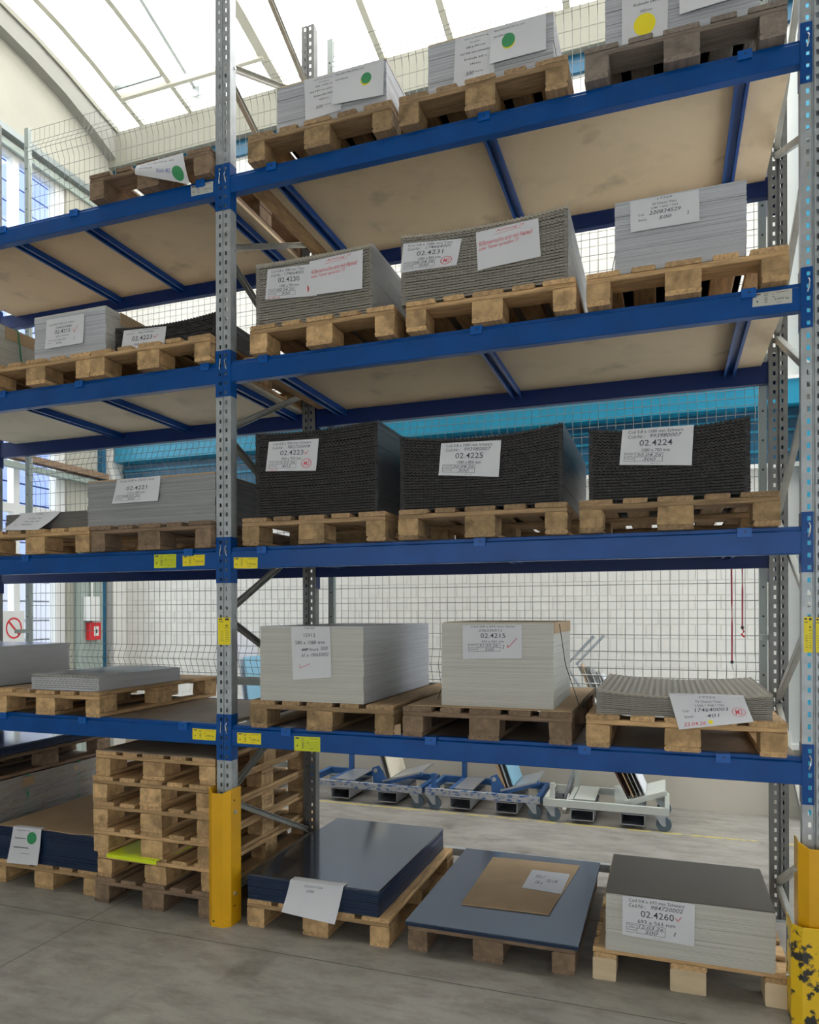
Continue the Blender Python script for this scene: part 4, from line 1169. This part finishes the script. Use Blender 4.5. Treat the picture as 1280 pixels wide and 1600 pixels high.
paper([(0.37, 1.586), (0.59, 1.587), (0.598, 1.331), (0.38, 1.313)], -.02 + E, 'tall paper reading 15912 on the white stack of the lowest shelf',
      [('t', 'ink', 'Vanity', .34, .62, .01, .055), ('t', 'ink', '15912', .33, .62, .13, .20), ('t', 'ink', '580 x 1080 mm', .10, .86, .27, .34), ('t', 'ink', 'Stück', .46, .70, .41, .47),
       ('t', 'pen', '500', .74, .93, .39, .46, .25), ('t', 'pen', '400', .26, .42, .41, .47, .3), ('l', 'pen', (.25, .45), (.44, .43), .008), ('t', 'pen', '61 x 190630002', .26, .94, .51, .58, .3),
       ('l', 'red_ink', (.20, .72), (.20, .79), .006), ('l', 'red_ink', (.20, .79), (.48, .71), .005)])
opt = [('t', 'ink', 'Optical Bestellung', .24, .86, .06, .09), ('t', 'ink', 'Projekt', .40, .66, .14, .17), ('t', 'ink', '645 x 693 mm', .30, .78, .22, .26),
       ('t', 'ink', 'Auf 545 mm schneiden', .14, .92, .33, .37), ('t', 'ink', 'Endmaße 645 x', .26, .82, .45, .49), ('t', 'ink', '545mm', .40, .66, .56, .60),
       ('t', 'pen', '500', .30, .50, .72, .79, .3), ('t', 'ink', 'Stück', .54, .72, .73, .76)]
sheet2 = lambda: [('t', 'ink', 'Sheet 645x 545x 0,8 mm, matt', .06, .62, .08, .14), ('t', 'ink', 'anodized', .06, .30, .24, .29)]
paper([(0.443, 4.392), (0.66, 4.386), (0.65, 4.192), (0.45, 4.177)], E, 'left paper with the amount 500 on the first white stack of the top shelf', opt)
paper([(0.605, 4.389), (0.882, 4.387), (0.880, 4.205), (0.605, 4.219)], E - .003, 'right paper with the green dot on the first white stack of the top shelf',
      sheet2() + [('d', 'yellow_dot', .655, .46, .10, .16, .0006), ('d', 'green_dot', .665, .42, .10, .16, .0010)], lift=.008)
paper([(1.244, 4.388), (1.43, 4.388), (1.432, 4.146), (1.234, 4.150)], E, 'left paper with the amount 500 on the middle white stack of the top shelf', opt)
paper([(1.417, 4.389), (1.672, 4.391), (1.672, 4.221), (1.411, 4.219)], E - .003, 'right paper with the green dot on the middle white stack of the top shelf',
      sheet2() + [('d', 'yellow_dot', .335, .50, .12, .20, .0006), ('d', 'green_dot', .33, .46, .12, .20, .0010)], lift=.008)
paper([(2.003, 4.46), (2.199, 4.46), (2.19, 4.158), (2.002, 4.159)], E, 'paper with a yellow dot on the right white stack of the top shelf',
      opt[:6] + [('d', 'yellow_dot', .50, .78, .24, .16)])
paper([(2.237, 4.45), (2.52, 4.45), (2.52, 4.234), (2.239, 4.22)], E - .003, 'paper beside the yellow dotted paper on the right white stack of the top shelf',
      sheet2() + [('d', 'yellow_dot', .55, .62, .12, .16, .0006), ('d', 'green_dot', .54, .57, .12, .16, .0010)], lift=.008)
paper([(-0.566, 4.137), (-0.262, 4.143), (-0.214, 3.96), (-0.570, 4.085)], -.052, 'slanting paper with a large green dot on the dark top shelf pallet',
      [('t', 'ink', 'Sheet 645x 545x 0,8 mm, matt', .08, .80, .12, .22), ('t', 'ink', 'anodized', .08, .34, .38, .47), ('t', 'blue_ink', 'Stück 483', .42, .70, .50, .70, .2),
       ('d', 'green_dot', .83, .68, .11, .27)], bulge=.012)
paper([(-1.556, 0.359), (-1.336, 0.362), (-1.357, 0.146), (-1.598, 0.137)], .028, 'paper with a large green dot hanging on the dark blue stack at the left edge',
      [('t', 'ink', 'Sheet Nr. 10', .16, .60, .06, .10), ('r', 'ink', .12, .50, .29, .31), ('r', 'ink', .12, .64, .54, .565), ('r', 'ink', .4, .7, .70, .71),
       ('d', 'green_dot', .70, .27, .165, .17)], lift=.012, fold=.03)
paper(None, 0, 'tilted small paper lying on the brown cardboard of the wide blue sheet',
      [('t', 'pen', '520 x 7', .18, .44, .25, .40, .2), ('t', 'pen', '18 x', .25, .45, .55, .7, .2), ('t', 'pen', '205 x 84', .5, .78, .4, .55, .2)],
      surf=FlatSurf([(1.453, .876), (1.666, .873), (1.657, .549), (1.445, .57)], .1735))
paper(None, 0, 'crumpled papers lying in front of the low silver ribbed stack', [],
      surf=FlatSurf([(-1.32, 0.02), (-1.0, 0.05), (-.90, -.005), (-1.42, -.008)], Z[0] + .1482))
paper([(-1.40 + .0, 1.205), (-1.39, 1.206), (-1.38, 1.204), (-1.40, 1.203)], -.012, 'tiny paper corner at the pallet edge of the low silver ribbed stack', [])

# ------------------------------------------------------------------ mesh fence on the rear of the rack
def fence(x0, x1, label):
    t = thing('mesh_fence', label, 'mesh fence', (x0, 1.235, 0))
    kinks = [(1.22, 1.42), (2.70, 2.90), (3.10, 3.30), (5.27, 5.47)]
    zs = [1.205]
    def yk(z):
        for a, c_ in kinks:
            if a <= z <= c_:
                return -0.045 * (1 - abs((z - (a + c_) / 2) / ((c_ - a) / 2)))
        return 0
    pts = sorted(set([1.205, 5.57] + [v for a, c_ in kinks for v in (a, (a + c_) / 2, c_)]))
    b = MB()
    n = int((x1 - x0) / .05)
    r = .0021
    for i in range(n + 1):
        x = i * .05
        b.tube([(x, yk(z), z) for z in pts], r, 4, cap=False)
    z = 1.22
    hz = []
    while z < 5.57:
        hz.append(z)
        z += .05 if any(a - .001 <= z < c_ - .001 for a, c_ in kinks) else .1
    for z in hz:
        b.tube([(0, yk(z) + .004, z), (x1 - x0, yk(z) + .004, z)], r, 4)
    o = b.build('wire_mesh', 'wire', t); o['kind'] = 'stuff'
    bb = MB(); bb.box(0, x1 - x0, -.015, .015, 1.14, 1.20); bb.build('rail', 'fence_post', t)
    return t
fence(-2.64, 0.0, 'galvanised wire mesh fence closing the back of the left bay')
fence(0.05, 2.67, 'galvanised wire mesh fence closing the back of the right bay')
def fence_post(x, label, top=5.59):
    t = thing('fence_post', label, 'fence post', (x, 1.245, 0))
    b = MB(); b.box(-.02, .02, -.02, .02, 1.14, top); b.build('post_tube', 'fence_post', t)
    for zb_ in (1.5, 4.5):
        b = MB(); b.box(-.02, .02, -.13, -.02, zb_, zb_ + .03); b.build('bracket', 'fence_post', t)
    b = MB()
    for i in range(26): b.tube([(0, -.0202, 1.3 + i * .165), (0, -.022, 1.3 + i * .165)], .006, 6)
    b.build('fixing_holes', 'black_pl', t)
    return t
fence_post(-2.67, 'grey mesh fence post left of the windows behind the left bay')
fence_post(0.026, 'grey mesh fence post just right of the middle rear upright')
fence_post(2.692, 'grey mesh fence post at the right end of the mesh')
# red elastic cords
for x, z1, nm in ((2.526, 1.38, 'longer red elastic cord hanging on the mesh at the right'), (2.580, 1.575, 'shorter red elastic cord hanging on the mesh at the right')):
    t = thing('elastic_cord', nm, 'cord', (x, 1.17, z1))
    b = MB(); b.tube([(0, 0, 0), (.001, 0, .2), (0, 0, .33), (-.002, .02, 2.2 - z1)], .0045, 6); b.build('cord', 'cord', t)
    b = MB(); b.tube([(0, 0, 0.0), (0, 0, -.015)], .008, 8); b.build('knot', 'black_pl', t)
    b = MB()
    if z1 < 1.5: b.tube([(0, 0, -.015), (.003, 0, -.04), (.008, 0, -.05), (.004, 0, -.06)], .0025, 6); b.build('hook', 'galv', t)
    else: b.tube([(0, 0, -.015), (.008, 0, -.03), (-.004, 0, -.045), (.01, 0, -.06)], .006, 6); b.build('hook', 'red', t)

# ------------------------------------------------------------------ trolleys behind the rack
def cart(x0, x1, y0, y1, body, front_mt, label, load):
    t = thing('trolley', label, 'trolley', (x0, y0, 0))
    W_, D_ = x1 - x0, y1 - y0
    zf = .150; s = .035
    for nm, p, q, mt in (('frame_bar', (0, 0, zf), (W_, 0, zf), front_mt), ('frame_bar', (0, D_, zf), (W_, D_, zf), body),
                         ('frame_bar', (s / 2, 0, zf), (s / 2, D_, zf), body), ('frame_bar', (W_ - s / 2, 0, zf), (W_ - s / 2, D_, zf), body),
                         ('frame_bar', (W_ * .22, s, zf), (W_ * .22, D_ - s, zf), body)):
        b = MB(); b.bar(p, q, s, .055); b.build(nm, mt, t)
    for x in (W_ * .32, W_ * .72):
        # fork pocket: open rectangular tube along y
        b = MB(); a, c_ = x - .088, x + .088
        for bx in ((a, a + .005, .030, .115), (c_ - .005, c_, .030, .115), (a, c_, .030, .035), (a, c_, .110, .115)):
            b.box(bx[0], bx[1], -.02, D_, bx[2], bx[3])
        b.box(a, c_, D_ - .005, D_, .030, .115); b.build('fork_pocket', 'steel', t)
    b = MB(); b.box(W_ * .25, W_ * .42, .03, D_ - .03, zf + .03, zf + .036); b.build('deck_plate', 'steel' if body != 'cart_white' else 'cart_white', t)
    b = MB(); b.box(.05, .085, .0, .035, zf, zf + .15); b.build('stub_post', body, t)
    b = MB(); b.box(W_ * .22 - .02, W_ * .22 + .02, D_ - .04, D_, zf, zf + .40); b.build('rear_post', body, t)
    b = MB(); b.prism([(W_ * .58, zf), (W_ * .72, zf), (W_ * .70, zf + .06), (W_ * .62, zf + .17), (W_ * .57, zf + .15)], 1, .05, .07)
    b.build('hinge_plate', body, t)
    b = MB(); b.tube([(W_ * .60, .04, zf + .13), (W_ * .60, .08, zf + .13)], .018, 10); b.build('hinge_pin', 'bolt', t)
    b = MB(); b.bar((W_ * .70, .06, zf + .03), (W_ * .98, .06, zf + .13), .5 * .06, .03); b.build('tilt_arm', body, t)
    b = MB(); b.prism([(W_ * .66, zf + .035), (W_ * .97, zf + .13), (W_ * .965, zf + .145), (W_ * .655, zf + .05)], 1, .04, D_ - .05)
    b.build('tilt_plate', 'steel' if body != 'cart_white' else 'cart_white', t)
    for cxx, cyy in ((.06, .0), (W_ - .06, .0), (.06, D_ - .03), (W_ - .06, D_ - .03)):
        b = MB(); b.tube([(cxx + .02, cyy - .014, .055), (cxx + .02, cyy + .014, .055)], .055, 18)
        w_ = b.build('caster_wheel', 'tyre', t); w_.rotation_euler = (0, 0, 0)
        b = MB()
        for sy in (-.024, .018):
            b.prism([(cxx + .008, .045), (cxx + .034, .045), (cxx + .03, .118), (cxx - .045, .118)], 1, cyy + sy, cyy + sy + .006)
        b.box(cxx - .045, cxx + .035, cyy - .026, cyy + .026, .112, .120)
        b.build('caster_fork', 'galv', t)
    # leaning panels carried on the tilt plate
    def panel(xb, mt, h, lab, th=.012, lean=.22, dy=0.0, nm='panel'):
        p = MB()
        bx = x0 + W_ * xb; z0 = zf + .05 + (xb - .66) * .34 * 1.0 + .004
        p.prism([(bx, z0), (bx + th, z0 + th * .3), (bx + th - lean * h, z0 + h), (bx - lean * h, z0 + h)], 1, y0 + .05 + dy, y1 - .08)
        return tag(p.build(nm, mt), lab, 'panel')
    for args in load: panel(*args)
    return t
cart(-.86, .24, 2.60, 3.12, 'cart_blue', 'cart_worn', 'chipped blue steel trolley on casters, the left one behind the rack',
     [(.68, 'steel', .80, 'grey panel leaning on the left blue trolley', .014, .28), (.72, 'board_pale', .70, 'cream board leaning on the left blue trolley', .012, .28)])
cart(.27, 1.23, 2.60, 3.12, 'cart_blue', 'cart_worn', 'chipped blue steel trolley on casters, the one in the middle behind the rack',
     [(.68, 'card', .55, 'brown edged board leaning on the middle blue trolley', .02, .35), (.72, 'steel', .60, 'grey sheet leaning on the middle blue trolley', .012, .35),
      (.76, 'light_blue', .60, 'light blue sheet leaning on the middle blue trolley', .01, .35)])
cart(3.0, 3.9, 1.35, 1.90, 'cart_blue', 'cart_blue', 'blue steel trolley on casters glimpsed behind the right rack post', [])
white_cart = cart(1.26, 2.20, 2.57, 3.10, 'cart_white', 'cart_white', 'white steel trolley on casters behind the rack, right of the blue ones',
     [(.68, 'brown_dark', .42, 'dark board leaning on the white trolley', .012, .5), (.72, 'card', .40, 'brown board leaning on the white trolley', .008, .45),
      (.75, 'galv_dark', .40, 'dark grey sheet leaning on the white trolley', .008, .45), (.78, 'sheet_grey', .40, 'grey sheet leaning on the white trolley', .008, .45),
      (.81, 'paper', .38, 'white sheet leaning on the white trolley', .008, .45)])
cart(-2.35, -1.2, 2.74, 3.22, 'cart_white', 'cart_white', 'white steel trolley behind the left bay',
     [(.7, 'paper', 1.25, 'tall white panel leaning on the trolley behind the left bay', .012, .12), (.75, 'light_blue', 1.0, 'pale blue panel leaning on the trolley behind the left bay', .01, .12)])
# tall upright rack of the white trolley with wire basket
t = white_cart; dX, dY = 1.5 - 1.27, 2.9 - 2.64
b = MB(); b.tube([(-.10, 0, 0.10), (.12, 0, .90), (-.08, 0, 1.22), (.14, 0, 1.46)], .013, 8); b.build('tube_left', 'galv', t, (dX, dY, 0))
b = MB(); b.tube([(-.10, .25, 0.10), (.16, .25, .90), (-.02, .25, 1.22), (.20, .25, 1.46)], .013, 8); b.build('tube_right', 'galv', t, (dX, dY, 0))
b = MB(); b.bar((-.10, 0, .02), (-.10, .25, .10), .03, .03); b.build('foot_bar', 'white_paint', t, (dX, dY, 0))
b = MB()
for i in range(5): b.tube([(-.02 + i * .045, -.01, 1.22 - i * .07), (.30, -.01, 1.22 - i * .07)], .003, 4)
for i in range(5): b.tube([(.06 + i * .05, -.01, 1.20), (.16 + i * .05, -.01, .92)], .002, 4)
for i in range(5): b.tube([(.16 + i * .04, -.01, .93), (.16 + i * .04, .25, .93)], .003, 4)
b.build('wire_basket', 'white_paint', t, (dX, dY, 0))
for i, mt in enumerate(('card', 'galv_dark', 'steel', 'galv_dark', 'paper')):
    p = MB(); x = 1.60 + i * .042
    p.prism([(x, .94), (x + .012, .94), (x - .078, 1.22 - i * .02), (x - .09, 1.22 - i * .02)], 1, 2.91, 3.12)
    tag(p.build('panel', mt), ['brown', 'dark grey leftmost', 'steel grey', 'dark grey rightmost', 'white'][i] + ' sample board standing in the wire basket', 'panel')

# ------------------------------------------------------------------ small things on the gable wall
t = thing('fire_alarm', 'red fire alarm call point on the grey green column at the left', 'fire alarm', (XL + .10, 2.855, 1.38))
b = MB(); b.box(0, .045, -.085, .085, 0, .18); b.build('housing', 'red', t)
b = MB(); b.box(.045, .048, -.02, .05, .04, .14); b.build('glass_plate', 'white_paint', t)
b = MB(); b.box(.048, .050, .005, .025, .07, .11); b.build('button', 'black_pl', t)
t = thing('junction_box', 'white box above the red fire alarm on the column', 'junction box', (XL + .10, 2.80, 1.58))
b = MB(); b.box(0, .09, -.07, .07, 0, .25); b.build('box', 'white_paint', t)
b = MB(); b.tube([(.03, .02, .25), (.03, .02, .85)], .012, 8); b.build('conduit', 'white_paint', t)
b = MB(); b.tube([(.03, .02, 0), (.02, .03, -.02)], .008, 6); b.build('cable', 'red', t)
t = thing('wall_sign', 'white notice with a red prohibition ring on the glazing at the left edge', 'sign', (XL + .001, 1.93, 1.28))
b = MB(); b.box(0, .004, -.13, .13, 0, .40); b.build('sign_plate', 'white_paint', t)
b = MB(); S = SideS(.0045, -.13, .13, 0, .40)
put_ring(b, S, .52, .40, .36, .25, .16); put_line(b, S, (.30, .25), (.76, .56), .03); b.build('prohibition_ring', 'red', t)
b = MB()
for i in range(3): put_rect(b, S, .2, .85, .76 + i * .06, .775 + i * .06)
b.build('lettering', 'ink', t)
